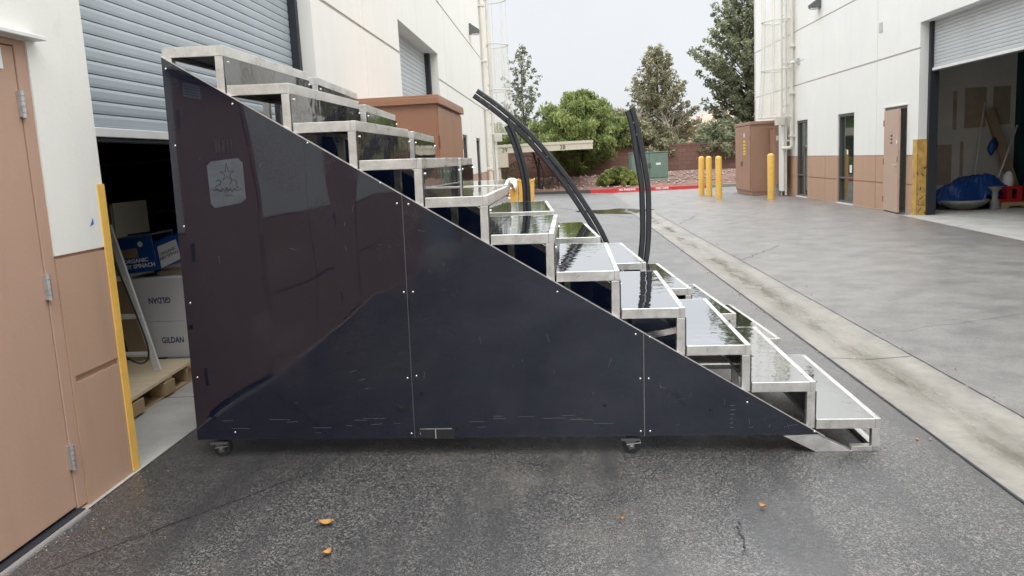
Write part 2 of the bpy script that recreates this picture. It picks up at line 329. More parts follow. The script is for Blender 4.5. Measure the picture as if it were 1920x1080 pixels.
# ------------------------------------------------------------ helpers
class MB:
    def __init__(s): s.v = []; s.f = []; s.m = []
    def add(s, vs, fs, mi=0):
        n = len(s.v); s.v += [tuple(p) for p in vs]; s.f += [tuple(i+n for i in q) for q in fs]; s.m += [mi]*len(fs); return s
    def box(s, x0, x1, y0, y1, z0, z1, mi=0, mx=None):
        vs = [Vector((x, y, z)) for x in (x0, x1) for y in (y0, y1) for z in (z0, z1)]
        if mx is not None: vs = [mx @ p for p in vs]
        return s.add(vs, [(0, 1, 3, 2), (4, 6, 7, 5), (0, 4, 5, 1), (2, 3, 7, 6), (0, 2, 6, 4), (1, 5, 7, 3)], mi)
    def beam(s, a, b, w, h, up=(0, 0, 1), mi=0):
        a = Vector(a); b = Vector(b); d = (b-a).normalized(); up = Vector(up)
        sd = d.cross(up); sd = sd.normalized() if sd.length > 1e-6 else Vector((1, 0, 0)); uu = sd.cross(d)
        vs = [p+sd*i*w/2+uu*j*h/2 for p in (a, b) for i, j in ((-1, -1), (1, -1), (1, 1), (-1, 1))]
        return s.add(vs, [(0, 3, 2, 1), (4, 5, 6, 7), (0, 1, 5, 4), (1, 2, 6, 5), (2, 3, 7, 6), (3, 0, 4, 7)], mi)
    def tube(s, pts, rad, n=8, mi=0, cap=True, sq=None, up=None):
        pts = [Vector(p) for p in pts]; rings = []; prev = None
        rr = rad if isinstance(rad, (list, tuple)) else [rad]*len(pts)
        for i, p in enumerate(pts):
            d = (pts[min(i+1, len(pts)-1)]-pts[max(i-1, 0)]).normalized()
            if up is not None: a = d.cross(Vector(up))
            elif prev is None: a = d.cross(Vector((0, 0, 1)) if abs(d.z) < .9 else Vector((1, 0, 0)))
            else: a = prev-d*prev.dot(d)
            a.normalize(); prev = a; b = d.cross(a); ring = []
            if sq:
                wq, hq, c = sq[0]/2, sq[1]/2, min(sq)*0.22
                for ii, jj in ((-wq+c, -hq), (wq-c, -hq), (wq, -hq+c), (wq, hq-c), (wq-c, hq), (-wq+c, hq), (-wq, hq-c), (-wq, -hq+c)): ring.append(p+a*ii+b*jj)
            else:
                for k in range(n): ring.append(p+(a*math.cos(2*math.pi*k/n)+b*math.sin(2*math.pi*k/n))*rr[i])
            rings.append(ring)
        n = len(rings[0]); vs = [q for rg in rings for q in rg]; fs = []
        for i in range(len(pts)-1):
            for k in range(n): fs.append((i*n+k, i*n+(k+1) % n, (i+1)*n+(k+1) % n, (i+1)*n+k))
        if cap: fs += [tuple(range(n-1, -1, -1)), tuple((len(pts)-1)*n+k for k in range(n))]
        return s.add(vs, fs, mi)
    def lathe(s, prof, n=24, c=(0, 0, 0), mi=0, wob=None):
        vs = []; fs = []
        for r_, z in prof:
            for k in range(n):
                a = 2*math.pi*k/n; q = r_*(1+(wob*math.cos(a*12) if wob else 0)); vs.append((c[0]+q*math.cos(a), c[1]+q*math.sin(a), c[2]+z))
        for i in range(len(prof)-1):
            for k in range(n): fs.append((i*n+k, i*n+(k+1) % n, (i+1)*n+(k+1) % n, (i+1)*n+k))
        return s.add(vs, fs, mi)
    def prism(s, poly, axis, a, b, mi=0):
        """poly: 2D points; axis 'y': (x,z) extruded y a..b ; 'x': (y,z) ; 'z': (x,y)"""
        def P(p, t): return {'y': (p[0], t, p[1]), 'x': (t, p[0], p[1]), 'z': (p[0], p[1], t)}[axis]
        n = len(poly); vs = [P(p, a) for p in poly]+[P(p, b) for p in poly]
        fs = [tuple(range(n)), tuple(range(2*n-1, n-1, -1))]+[(i, i+n, (i+1) % n+n, (i+1) % n) for i in range(n)]
        return s.add(vs, fs, mi)
    def build(s, name, mats, parent=None, bevel=0, smooth=False, loc=None):
        me = bpy.data.meshes.new(name); me.from_pydata(s.v, [], s.f)
        for m_ in (mats if isinstance(mats, (list, tuple)) else [mats]): me.materials.append(M[m_] if isinstance(m_, str) else m_)
        me.polygons.foreach_set('material_index', s.m)
        bm = bmesh.new(); bm.from_mesh(me); bmesh.ops.recalc_face_normals(bm, faces=bm.faces)
        bm.to_mesh(me); bm.free()
        if smooth: me.polygons.foreach_set('use_smooth', [True]*len(me.polygons))
        o = bpy.data.objects.new(name, me); C.objects.link(o)
        if loc is not None: o.location = loc
        if parent is not None: o.parent = parent
        if bevel:
            bv = o.modifiers.new('bevel', 'BEVEL'); bv.width = bevel; bv.segments = 2; bv.limit_method = 'ANGLE'; bv.harden_normals = False
        return o
def thing(name, label, cat, loc=(0, 0, 0), rot=(0, 0, 0), group=None):
    o = bpy.data.objects.new(name, None); C.objects.link(o); o.location = loc; o.rotation_euler = rot; o.empty_display_size = 0.2
    return tag(o, label, cat, group)
def tag(o, label, cat, group=None, kind=None):
    o['label'] = label; o['category'] = cat
    if group: o['group'] = group
    if kind: o['kind'] = kind
    return o
def struct(o): o['kind'] = 'structure'; return o
def copy_tree(o, parent=None):
    c = o.copy(); C.objects.link(c)
    if parent is not None: c.parent = parent
    for ch in [q for q in bpy.data.objects if q.parent == o]: copy_tree(ch, c)
    return c
def text(name, s, size, m, parent, mx, thick=0.0006, bold=0.0, align='CENTER'):
    cu = bpy.data.curves.new(name, 'FONT'); cu.body = s; cu.size = size; cu.extrude = thick; cu.align_x = align; cu.align_y = 'CENTER'; cu.offset = bold; cu.resolution_u = 3
    t = bpy.data.objects.new('tmp', cu); C.objects.link(t)
    me = bpy.data.meshes.new_from_object(t.evaluated_get(bpy.context.evaluated_depsgraph_get()))
    bpy.data.objects.remove(t)
    me.transform(mx); me.materials.clear(); me.materials.append(M[m])
    o = bpy.data.objects.new(name, me); C.objects.link(o)
    if parent is not None: o.parent = parent
    return o
def frame_mx(origin, xdir, updir):
    x = Vector(xdir).normalized(); n = x.cross(Vector(updir)).normalized(); y = n.cross(x)
    return Matrix(((x.x, y.x, n.x, origin[0]), (x.y, y.y, n.y, origin[1]), (x.z, y.z, n.z, origin[2]), (0, 0, 0, 1)))

GX = [(-2.13, 0.0388), (1.84, -0.0335), (2.12, -0.056), (2.41, -0.044), (6.84, 0.0003)]
def gz(x):
    if x <= GX[0][0]: return GX[0][1]
    for (a, za), (b, zb) in zip(GX, GX[1:]):
        if x <= b: return za+(zb-za)*(x-a)/(b-a)
    return GX[-1][1]

# ------------------------------------------------------------ ground
g = MB(); n = 0
g.add([(-600, -600, -0.35), (600, -600, -0.35), (600, 600, -0.35), (-600, 600, -0.35)], [(0, 1, 2, 3)])
struct(g.build('ground', 'earth'))
a = MB()
def strip(mb, xs, y0, y1, dz=0, mi=0, ny=1):
    vs = []; fs = []
    ys = [y0+(y1-y0)*i/ny for i in range(ny+1)]
    for y in ys:
        for x, z in xs: vs.append((x, y, z+dz))
    k = len(xs)
    for j in range(ny):
        for i in range(k-1): fs.append((j*k+i, j*k+i+1, (j+1)*k+i+1, (j+1)*k+i))
    mb.add(vs, fs, mi)
strip(a, [(-2.13, GX[0][1]), (1.84, GX[1][1])], -60, 33.0)
strip(a, [(2.41, GX[3][1]), (6.90, 0.0008)], -60, 33.0)
strip(a, [(1.84, GX[1][1]), (2.12, -0.056), (2.41, GX[3][1])], 21.2, 33.0)
strip(a, [(-45, 0.0388), (-2.13, 0.0388)], 28.3, 33.0); strip(a, [(6.90, 0.0008), (45, 0.0008)], 28.6, 33.0)
strip(a, [(-45, 0.0388), (-2.13, 0.0388)], -60, -20.2); strip(a, [(6.90, 0.0008), (45, 0.0008)], -60, -20.2)
# asphalt strip in front of the curb follows the oblique curb line
def curb_y(x): return 33.42-0.172*(x-1.35)*1.0
a.add([(-45, 33.0, 0.0388), (-2.13, 33.0, 0.0388), (-2.13, 34.6, 0.0388), (-45, 34.6, 0.0388)], [(0, 1, 2, 3)])
xs = [-2.13, 1.84, 2.12, 2.41]
a.add([(-2.13, 33, gz(-2.13)), (1.84, 33, gz(1.84)), (1.84, curb_y(1.84)+.4, gz(1.84)), (-2.13, curb_y(-2.13)+.4, gz(-2.13))], [(0, 1, 2, 3)])
a.add([(1.84, 33, gz(1.84)), (2.12, 33, -0.056), (2.41, 33, gz(2.41)), (2.41, curb_y(2.41)+.4, gz(2.41)), (2.12, curb_y(2.12)+.4, -0.056), (1.84, curb_y(1.84)+.4, gz(1.84))], [(0, 1, 4, 5), (1, 2, 3, 4)])
a.add([(2.41, 33, gz(2.41)), (45, 33, 0.0), (45, 33.3, 0.0), (2.41, 33.3, gz(2.41))], [(0, 1, 2, 3)])
struct(a.build('asphalt', 'asphalt'))
q = MB(); random.seed(3)
joints = [-60, -30, -12, -3, 2.6, 5.72, 8.85, 12.0, 15.1, 18.2, 21.2]
for y0, y1 in zip(joints, joints[1:]):
    q.add([(1.84, y0+.006, -0.0335+.004), (2.12, y0+.006, -0.052), (2.41, y0+.006, -0.044+.004), (1.84, y1-.006, -0.0335+.004), (2.12, y1-.006, -0.052), (2.41, y1-.006, -0.044+.004)], [(0, 1, 4, 3), (1, 2, 5, 4)])
strip(q, [(1.835, -0.05), (2.12, -0.075), (2.415, -0.06)], -60, 21.2, mi=1)
struct(q.build('gutter', ['gutter', 'dark']))
# broken asphalt edges beside the gutter
for xx, nm in ((1.835, 'pavement_edge'), (2.415, 'pavement_edge')):
    e = MB(); y = 1.2; vs = []
    while y < 21:
        wv = 0.004+0.006*random.random(); zz = gz(xx)+0.0045
        vs.append((xx-wv, y, zz)); vs.append((xx+0.004+0.004*random.random(), y, zz)); y += 0.035+0.05*random.random()
    e.add(vs, [(2*i, 2*i+1, 2*i+3, 2*i+2) for i in range(len(vs)//2-1)]); struct(e.build(nm, 'dark'))
# shallow puddle at the gutter's far end
pb = MB(); pts = [(1.5+0.9*math.cos(t_)*(1+.3*math.sin(3*t_)), 21.9+1.0*math.sin(t_)*(1+.2*math.cos(5*t_)), gz(1.5)+.004+0*t_) for t_ in [2*math.pi*i/30 for i in range(30)]]
pb.add([(1.5, 21.9, gz(1.5)+.004)]+[(x, y, gz(x)+.005) for x, y, z in pts], [(0, i+1, (i+1) % 30+1) for i in range(30)]); struct(pb.build('puddle', 'puddle'))
# crack and seam lines in the asphalt
def crack(pts, wd):
    c = MB(); vs = []
    for i, (x, y) in enumerate(pts):
        if i+1 < len(pts): dx, dy = pts[i+1][0]-x, pts[i+1][1]-y
        l = math.hypot(dx, dy); nx, ny = -dy/l, dx/l; ww = wd*(.4+random.random())*(0.15 if i in (0, len(pts)-1) else 1)
        vs += [(x-nx*ww, y-ny*ww, gz(x)+.0035), (x+nx*ww, y+ny*ww, gz(x)+.0035)]
    c.add(vs, [(2*i, 2*i+1, 2*i+3, 2*i+2) for i in range(len(pts)-1)]); struct(c.build('asphalt_crack', 'dark'))
def wig(x0, y0, x1, y1, n, amp): return [(x0+(x1-x0)*i/n+random.uniform(-amp, amp), y0+(y1-y0)*i/n+random.uniform(-amp, amp)) for i in range(n+1)]
crack(wig(-1.95, 2.75, -1.2, 3.75, 26, .006), .0025)
crack(wig(0.66, 3.12, 0.62, 2.84, 16, .012), .0045)
crack(wig(1.75, 19.3, -0.5, 25.5, 30, .05), .012); crack(wig(2.45, 11.2, 3.3, 12.6, 14, .03), .008)
crack(wig(2.45, 17.2, 3.2, 19.4, 14, .03), .008); crack(wig(2.6, 6.5, 5.4, 7.5, 30, .04), .003)

# planting bed beyond the curb: slopes up to the block wall
pm_ = MB(); vs = []; nx, ny = 60, 26
for j in range(ny+1):
    for i in range(nx+1):
        x = -45+90*i/nx; yb = curb_y(max(-3, min(6.5, x)))+.14; t_ = j/ny; y = yb+(60-yb)*t_**1.6
        z = 0.10+0.42*min(1, max(0, (y-yb)/5.5))**.8+random.uniform(-.05, .05)*(1 if j else 0); vs.append((x, y, z))
pm_.add(vs, [(j*(nx+1)+i, j*(nx+1)+i+1, (j+1)*(nx+1)+i+1, (j+1)*(nx+1)+i) for j in range(ny) for i in range(nx)])
struct(pm_.build('planting_bed', 'mound', smooth=True))
def bedz(x, y): return 0.10+0.42*min(1, max(0, (y-curb_y(max(-3, min(6.5, x)))-.14)/5.5))**.8
rk = MB()
for i in range(900):
    x = random.uniform(-3, 8); y = curb_y(max(-3, min(6.5, x)))+.3+random.random()*6; s_ = random.uniform(.02, .09); z = bedz(x, y)+s_*.2
    vs = [(x+s_*random.uniform(.6, 1)*a_, y+s_*random.uniform(.6, 1)*b_, z+s_*.7*c_) for a_, b_, c_ in ((1, 0, 0), (0, 1, 0), (-1, 0, 0), (0, -1, 0), (0, 0, 1), (0, 0, -1))]
    rk.add(vs, [(0, 1, 4), (1, 2, 4), (2, 3, 4), (3, 0, 4), (1, 0, 5), (2, 1, 5), (3, 2, 5), (0, 3, 5)])
tag(rk.build('rock_mulch', 'rock'), 'loose pale rocks scattered over the planting bed', 'rocks', kind='stuff')
# curbs
def curb_seg(x0, x1, m, label, name='curb'):
    c = MB(); p = []
    y0, y1 = curb_y(x0), curb_y(x1)
    vs = [(x0, y0, -.08), (x0, y0+.02, .115), (x0, y0+.17, .12), (x0, y0+.17, -.08), (x1, y1, -.08), (x1, y1+.02, .115), (x1, y1+.17, .12), (x1, y1+.17, -.08)]
    c.add(vs, [(0, 1, 5, 4), (1, 2, 6, 5), (2, 3, 7, 6), (0, 3, 2, 1), (4, 5, 6, 7)])
    o = c.build(name, m, bevel=.01); return tag(o, label, 'curb')
rc = curb_seg(1.3, 5.9, 'redcurb', 'red painted curb with faded white lettering in front of the shrub')
curb_seg(-14, 1.295, 'curb', 'unpainted dark wet curb left of the red curb')
curb_seg(5.905, 30, 'pad', 'bare grey curb right of the red curb behind the bollards')
sl = math.atan(-0.172)
for s_, x in (('NO PARKING', 2.75), ('FIRE LANE', 4.1)):
    text('lettering', s_, 0.11, 'whiteink', rc, frame_mx((x, curb_y(x)-.004+.012, .055), (1, -0.172, 0), (0, .1, 1)), bold=.003)

# ------------------------------------------------------------ wall generator with openings and joints
def wall_grid(X, sgn, T, y0, y1, z0, z1, holes, recs):
    """Wall face at X, outward normal sgn*x, thickness T. holes: (ya,yb,za,zb). recs: (ya,yb,za,zb,depth,mat) later wins. Returns MB; mats by z."""
    ys = sorted(set([y0, y1]+[c for h in holes for c in h[:2]]+[c for h in recs for c in h[:2]])); ys = [y for y in ys if y0 <= y <= y1]
    zs = sorted(set([z0, z1, 1.15]+[c for h in holes for c in h[2:4]]+[c for h in recs for c in h[2:4]])); zs = [z for z in zs if z0 <= z <= z1]
    def cell(i, j):
        if i < 0 or j < 0 or i >= len(ys)-1 or j >= len(zs)-1: return (T, -1)
        cy, cz = (ys[i]+ys[i+1])/2, (zs[j]+zs[j+1])/2
        for h in holes:
            if h[0] < cy < h[1] and h[2] < cz < h[3]: return (T, -1)
        d, m_ = 0, (1 if cz < 1.15 else 0)
        for h in recs:
            if h[0] < cy < h[1] and h[2] < cz < h[3]:
                d = h[4]; m_ = h[5] if h[5] is not None else m_
        return (d, m_)
    mb = MB(); P = lambda d, y, z: (X-sgn*d, y, z)
    for i in range(-1, len(ys)-1):
        for j in range(-1, len(zs)-1):
            d, m_ = cell(i, j)
            if m_ >= 0:
                a_, b_, c_, e_ = ys[i], ys[i+1], zs[j], zs[j+1]
                mb.add([P(d, a_, c_), P(d, b_, c_), P(d, b_, e_), P(d, a_, e_)], [(0, 1, 2, 3)], m_)
                mb.add([P(T, a_, c_), P(T, b_, c_), P(T, b_, e_), P(T, a_, e_)], [(3, 2, 1, 0)], 3)
            d2, m2 = cell(i+1, j)
            if d2 != d and j >= 0:
                mm = m_ if d < d2 else m2
                mm = (1 if zs[j] < 1.149 else 0) if mm in (2,) else mm
                mb.add([P(d, ys[i+1], zs[j]), P(d2, ys[i+1], zs[j]), P(d2, ys[i+1], zs[j+1]), P(d, ys[i+1], zs[j+1])], [(0, 1, 2, 3)], max(0, mm))
            d3, m3 = cell(i, j+1)
            if d3 != d and i >= 0:
                mm = m_ if d < d3 else m3
                mm = (1 if zs[j+1] < 1.14 else 0) if mm in (2,) else mm
                mb.add([P(d, ys[i], zs[j+1]), P(d3, ys[i], zs[j+1]), P(d3, ys[i+1], zs[j+1]), P(d, ys[i+1], zs[j+1])], [(0, 1, 2, 3)], max(0, mm))
    return mb
def no_rec(mb, name, mats, parent):
    me = bpy.data.meshes.new(name); me.from_pydata(mb.v, [], mb.f)
    for m_ in mats: me.materials.append(M[m_])
    me.polygons.foreach_set('material_index', mb.m)
    o = bpy.data.objects.new(name, me); C.objects.link(o); o.parent = parent; return o
def shutter(parent, X, sgn, ya, yb, zb, zt, m, name='roll_up_door', pitch_=.066):
    mb = MB(); prof = []; z = zb
    while z < zt: 
        for dx, dz in ((-.012, 0), (-.012, .004), (.0, .0045), (.0022, pitch_*.3), (.0022, pitch_*.75), (-.001, pitch_-.001)): prof.append((X+sgn*dx, z+dz))
        z += pitch_
    vs = [(x, y, zz) for y in (ya, yb) for x, zz in prof]; k = len(prof)
    mb.add(vs, [(i, i+1, k+i+1, k+i) for i in range(k-1)])
    o = no_rec(mb, name, [m], parent)
    b_ = MB().box(X-.03, X+.03, ya, yb, zb-.05, zb-.002); b_.box(X-.02, X+.02, ya, yb, zb-.075, zb-.05, 1)
    b_.build('bottom_rail', ['rail_white', 'dark'], o, bevel=.004)
    return o
def guide(parent, X, y, w, z0, z1, d=.10):
    g_ = MB().box(X-d/2, X+d/2, y-w/2, y+w/2, z0, z1); return g_.build('shutter_guide', 'dark', parent)
def window(parent, X, sgn, ya, yb, z0, z1, label=None):
    fr = MB(); xi = X-sgn*.10; t = .045
    def bx(mb, y0_, y1_, za, zb_, d0, d1, mi=0): mb.box(min(X-sgn*d0, X-sgn*d1), max(X-sgn*d0, X-sgn*d1), y0_, y1_, za, zb_, mi)
    bx(fr, ya+.003, ya+t, z0, z1-.003, .03, .13); bx(fr, yb-t, yb-.003, z0, z1-.003, .03, .13)
    bx(fr, ya+t, yb-t, z1-t-.02, z1-.003, .03, .13); bx(fr, ya+t, yb-t, z0, z0+t, .03, .13); bx(fr, ya+t, yb-t, .60, .64, .03, .13)
    win = fr.build('window', 'frame', parent)
    p_ = MB(); bx(p_, ya+t, yb-t, z0+t, .60, .09, .10); bx(p_, ya+t, yb-t, .64, z1-t-.02, .09, .10); p_.build('pane', 'glass', win)
    s_ = MB(); bx(s_, ya, yb, z0-.05, z0-.001, -.02, .12); s_.build('sill', 'rail_white', win)
    if label: win['label'] = label
    return win
def cage_ladder(parent, X, sgn, Y, z0g, name='cage_ladder', ztop=9.2):
    root = MB(); xs = X+sgn*.17
    for dy in (-.22, .22): root.tube([(xs, Y+dy, z0g+(.02 if dy < 0 else .0)), (xs, Y+dy, ztop)], .032, 8)
    z = .35
    while z < ztop: root.tube([(xs, Y-.22, z), (xs, Y+.22, z)], .013, 6); z += .30
    for z in (1.6, 2.6, 3.8, 5.0, 6.4, 7.8): 
        for dy in (-.22, .22): root.beam((X, Y+dy, z), (xs, Y+dy, z), .05, .05)
    lad = root.build(name, 'ladder', parent)
    def arc(z, rr, n=16): return [(xs+sgn*(rr*1.0*math.sin(t_)) , Y-rr*math.cos(t_)*.95, z) for t_ in [math.pi*i/n for i in range(n+1)]]
    zs = [2.28, 3.62, 4.98, 6.34, 7.7, 9.0]; rads = [.72, .62, .60, .60, .60, .60]
    for z, rr in zip(zs, rads):
        hb = MB(); pts = arc(z, rr); hb.tube(pts, .02, 6, sq=(.05, .02), up=(0, 0, 1)); hb.beam(pts[0], (xs, Y-.22, z), .03, .05); hb.beam(pts[-1], (xs, Y+.22, z), .03, .05)
        hb.build('cage_hoop', 'ladder', lad)
    for k in (1, 4, 7, 9, 12, 15):
        vb = MB(); vb.tube([arc(z, rr)[k] for z, rr in zip(zs, rads)], .012, 6, sq=(.045, .012), up=(sgn, 0, 0)); vb.build('cage_bar', 'ladder', lad)
    sh = MB(); A = [arc(z, rr-.012) for z, rr in zip(zs[:3], rads)]; k = len(A[0])
    sh.add([p for r_ in A for p in r_], [(j*k+i, j*k+i+1, (j+1)*k+i+1, (j+1)*k+i) for j in range(2) for i in range(k-1)]); sh.build('guard_sheet', 'perf', lad)
    gd = MB().box(min(xs+sgn*.045, xs+sgn*.085), max(xs+sgn*.045, xs+sgn*.085), Y-.25, Y+.25, .14, 2.2); gd.build('ladder_guard', 'whiteR', lad, bevel=.004)
    bxm = MB().box(min(xs+sgn*.05, xs+sgn*.28), max(xs+sgn*.05, xs+sgn*.28), Y-.30, Y-.05, 2.05, 2.28); bxm.build('lock_box', 'ladder', lad, bevel=.006)
    return lad
def wall_light(parent, X, sgn, Y, z):
    x0, x1 = sorted((X, X+sgn*.06)); b_ = MB().box(x0, x1, Y-.13, Y+.13, z-.12, z+.14)
    b_.prism([(X+sgn*.06, z+.12), (X+sgn*.26, z-.02), (X+sgn*.24, z-.11), (X+sgn*.06, z-.11)], 'y', Y-.13, Y+.13)
    o = b_.build('wall_light', 'frame', parent, bevel=.004)
    MB().prism([(X+sgn*.065, z-.115), (X+sgn*.235, z-.115), (X+sgn*.23, z-.135), (X+sgn*.065, z-.135)], 'y', Y-.11, Y+.11).build('lens', 'paper', o)
def mirrorY(l): return l

# ------------------------------------------------------------ left warehouse
LX = -2.13
lw = thing('warehouse', 'white and tan concrete warehouse on the left with half open blue grey shutter', 'warehouse', (LX, 4, 0))
def inl(o): return o
lw.location = (0, 0, 0)
H = 9.3
holes = [(2.30, 3.345, .045, 2.03), (3.775, 7.53, .041, 3.49), (11.8, 15.7, .041, 3.48), (19.15, 20.15, .06, 2.1), (22.35, 23.45, .06, 2.1), (-7.6, -3.9, .041, 3.48), (-0.45, .55, .045, 2.03)]
gm = 2
recs = [(-20, 28, 1.135, 1.15, .012, 1), (-20, 28, 3.00, 3.035, .014, 2), (-20, 28, 4.47, 4.505, .014, 2), (3.37, 3.72, .59, .62, .02, 1)]
recs += [(a_, b_, .585, .615, .016, 1) for a_, b_ in ((7.6, 11.7), (15.8, 19.1), (20.2, 22.3), (23.5, 28), (-3.8, -.5), (.65, 2.25))]
for y in (9.6, 19.8-3.0, 21.2, 25.2, -9.5, 1.4): recs.append((y, y+.022, 0.045, H, .012, None))
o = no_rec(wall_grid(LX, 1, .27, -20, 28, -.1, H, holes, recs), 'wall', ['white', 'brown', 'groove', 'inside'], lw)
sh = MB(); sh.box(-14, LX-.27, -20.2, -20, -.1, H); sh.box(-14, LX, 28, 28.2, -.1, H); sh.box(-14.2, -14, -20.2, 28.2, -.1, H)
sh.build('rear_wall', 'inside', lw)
MB().box(-14.2, LX+.02, -20.2, 28.2, H, H+.25).build('roof', 'white', lw)
s1 = shutter(lw, -2.32, 1, 3.74, 7.60, 1.725, 3.6, 'shutter'); s1['label'] = 'blue grey roll-up door rolled down to chest height'
guide(lw, -2.32, 7.50, .09, .045, 3.6, .14)
s2 = shutter(lw, -2.36, 1, 11.75, 15.75, .12, 3.6, 'shutterR', pitch_=.072); guide(lw, -2.34, 15.62, .14, .045, 3.6, .14)
shutter(lw, -2.36, 1, -7.65, -3.85, .12, 3.6, 'shutter')
# soffit-lined head and near/far jambs are the wall's own thickness; yellow guard on the near corner
yg = MB().box(LX-.26, LX+.006, 3.772, 3.782, .045, 1.44); yg.box(LX-.002, LX+.006, 3.725, 3.772, .045, 1.44)
yg.build('corner_guard', 'yellow', lw)
window(lw, LX, 1, 19.15, 20.15, .06, 2.1); window(lw, LX, 1, 22.35, 23.45, .06, 2.1)
def flat_door(parent, X, sgn, ya, yb, z0, z1, m, hinge_side, fy, lab=None, frame_w=.06, d=.02, hd=2.05):
    """closed steel door leaf between ya..yb with frame fy=(fa,fb)"""
    fr = MB(); x0, x1 = sorted((X-sgn*.12, X-sgn*.006))
    fr.box(x0, x1, fy[0], ya-.004, z0, z1+.03); fr.box(x0, x1, yb+.004, fy[1], z0, z1+.03); fr.box(x0, x1, ya-.004, yb+.004, z1+.004, fy[2])
    fr.build('door_frame', m, parent, bevel=.003)
    x0, x1 = sorted((X-sgn*.055, X-sgn*.010)); lf = MB().box(x0, x1, ya, yb, z0+.012, z1).build('door', m, parent, bevel=.003)
    for z in (.29, 1.03, 1.775):
        hy = ya if hinge_side < 0 else yb
        hb = MB(); xc = X+sgn*.004
        for i in range(5): hb.tube([(xc, hy, z-.055+i*.022), (xc, hy, z-.055+i*.022+.0205)], .010, 10)
        x0, x1 = sorted((X-sgn*.012, X+sgn*.0)); hb.box(x0, x1, hy-.016, hy+.016, z-.052, z+.052)
        hb.build('hinge', 'galv', lf)
    return lf
ld = flat_door(lw, LX, 1, 2.335, 3.268, .055, 2.0, 'door', 1, (2.302, 3.343, 2.028))
ld['label'] = 'tan steel door with three hinges'
MB().box(LX-.03, LX+.055, 2.25, 3.40, 2.034, 2.052).build('drip_cap', 'rail_white', lw, bevel=.003)
th = MB().box(LX-.12, LX+.045, 2.25, 3.28, .036, .048); th.box(LX-.08, LX+.02, 2.25, 3.28, .048, .0545, 1)
for i in range(3): th.box(LX+.036+.003*i, LX+.0375+.003*i, 2.25, 3.27, .048, .050)
th.build('threshold', ['sill', 'dark'], lw)
sg = MB().box(LX-.0085, LX-.006, 2.90, 3.19, 1.905, 1.985).build('door_notice', 'paper', ld)
for i in range(4): MB().box(LX-.006, LX-.0052, 2.93+.01*(i % 2), 3.17, 1.918+.016*i, 1.923+.016*i).build('printed_line', 'ink', sg)
flat_door(lw, LX, 1, -.42, .52, .055, 2.0, 'door', 1, (-.448, .548, 2.028))
MB().add([(LX+.002, 3.63, 1.253), (LX+.002, 3.66, 1.262), (LX+.002, 3.66, 1.29)], [(0, 1, 2)]).build('blue_tape', 'blue', lw)
wall_light(lw, LX, 1, 22.2, 4.88)
dp = MB().tube([(LX+.09, 25.3, H), (LX+.09, 25.3, 2.9), (LX+.09, 25.3, .1)], .07, 12)
for z in (1.2, 3, 4.4, 6): dp.box(LX, LX+.18, 25.21, 25.39, z, z+.05)
dp.build('downpipe', 'ladder', lw)
cl_ = cage_ladder(lw, LX, 1, 26.3, .04); cl_['label'] = 'cream roof ladder with hooped safety cage'
# bay floor
bf = MB().add([(-14, -20, .042), (LX+.02, -20, .042), (LX+.02, 28, .042), (-14, 28, .042)], [(0, 1, 2, 3)])
bf.build('bay_floor', 'concrete', lw)
for y in (5.05,): MB().box(-9, -2.2, y, y+.004, .0422, .0432).build('floor_joint', 'dark', lw)

# ------------------------------------------------------------ right warehouse
RX = 6.84
rw = thing('warehouse', 'white and tan concrete warehouse on the right with open bay beside a yellow guard', 'warehouse', (0, 0, 0))
holes = [(11.4, 16.22, .002, 3.58), (16.72, 17.82, .002, 2.11), (19.62, 20.72, .03, 2.13), (23.17, 24.2, .03, 2.13)]
recs = [(-20, 29, 1.135, 1.15, .014, 1), (-20, 29, 3.10, 3.135, .014, 2), (-20, 29, 4.58, 4.615, .014, 2)]
recs += [(a_, b_, .56, .59, .018, 1) for a_, b_ in ((16.3, 16.68), (17.9, 19.55), (20.8, 23.1), (24.3, 29))]
recs += [(y, y+.025, 0.01, z, .014, 1 if z < 2 else 2) for y, z in ((18.28, 1.15), (21.66, 1.15), (24.95, 1.15))]
recs += [(18.28, 18.302, 1.15, H, .010, None), (23.5, 24.9, 3.74, 3.76, .008, 2)]
no_rec(wall_grid(RX, -1, .27, -20, 29, -.1, H, holes, recs), 'wall', ['whiteR', 'brown', 'groove', 'insideR'], rw)
sh = MB(); sh.box(RX+.27, 19, -20.2, -20, -.1, H); sh.box(RX, 19, 29, 29.2, -.1, H); sh.box(19, 19.2, -20.2, 29.2, -.1, H)
sh.build('rear_wall', 'insideR', rw)
MB().box(RX-.02, 19.2, -20.2, 29.2, H, H+.25).build('roof', 'white', rw)
s3 = shutter(rw, RX+.22, -1, 11.35, 16.30, 2.74, 3.7, 'shutterR', pitch_=.062); s3['label'] = 'grey roll-up door raised above the bay'
guide(rw, RX+.24, 16.17, .09, .004, 3.7, .16)
pt = MB().box(RX+.27, 9.66, 18.2, 18.3, 0, 4.6); pt.build('partition', 'drywall', rw)
dwl = MB()
for x0, x1, z0, z1 in ((8.62, 9.06, 1.62, 2.45), (9.2, 9.55, 1.66, 2.45), (8.38, 8.46, 1.6, 2.4), (8.05, 8.38, .45, 1.3), (8.55, 8.62, .5, 1.35)): dwl.box(x0, x1, 18.192, 18.197, z0, z1)
dwl.build('drywall_patch', 'drywall2', rw)
MB().box(9.665, 9.80, 18.02, 18.3, 0, 4.6).build('steel_post', 'teal', rw)
gy = MB().box(RX-.008, RX-.001, 16.20, 16.42, .005, 1.44); gy.box(RX-.008, RX+.24, 16.195, 16.215, .005, 1.44)
gyo = gy.build('corner_guard', 'yellowD', rw); gyo['label'] = 'scraped yellow corner guard with dark graffiti'
gr = MB(); random.seed(5)
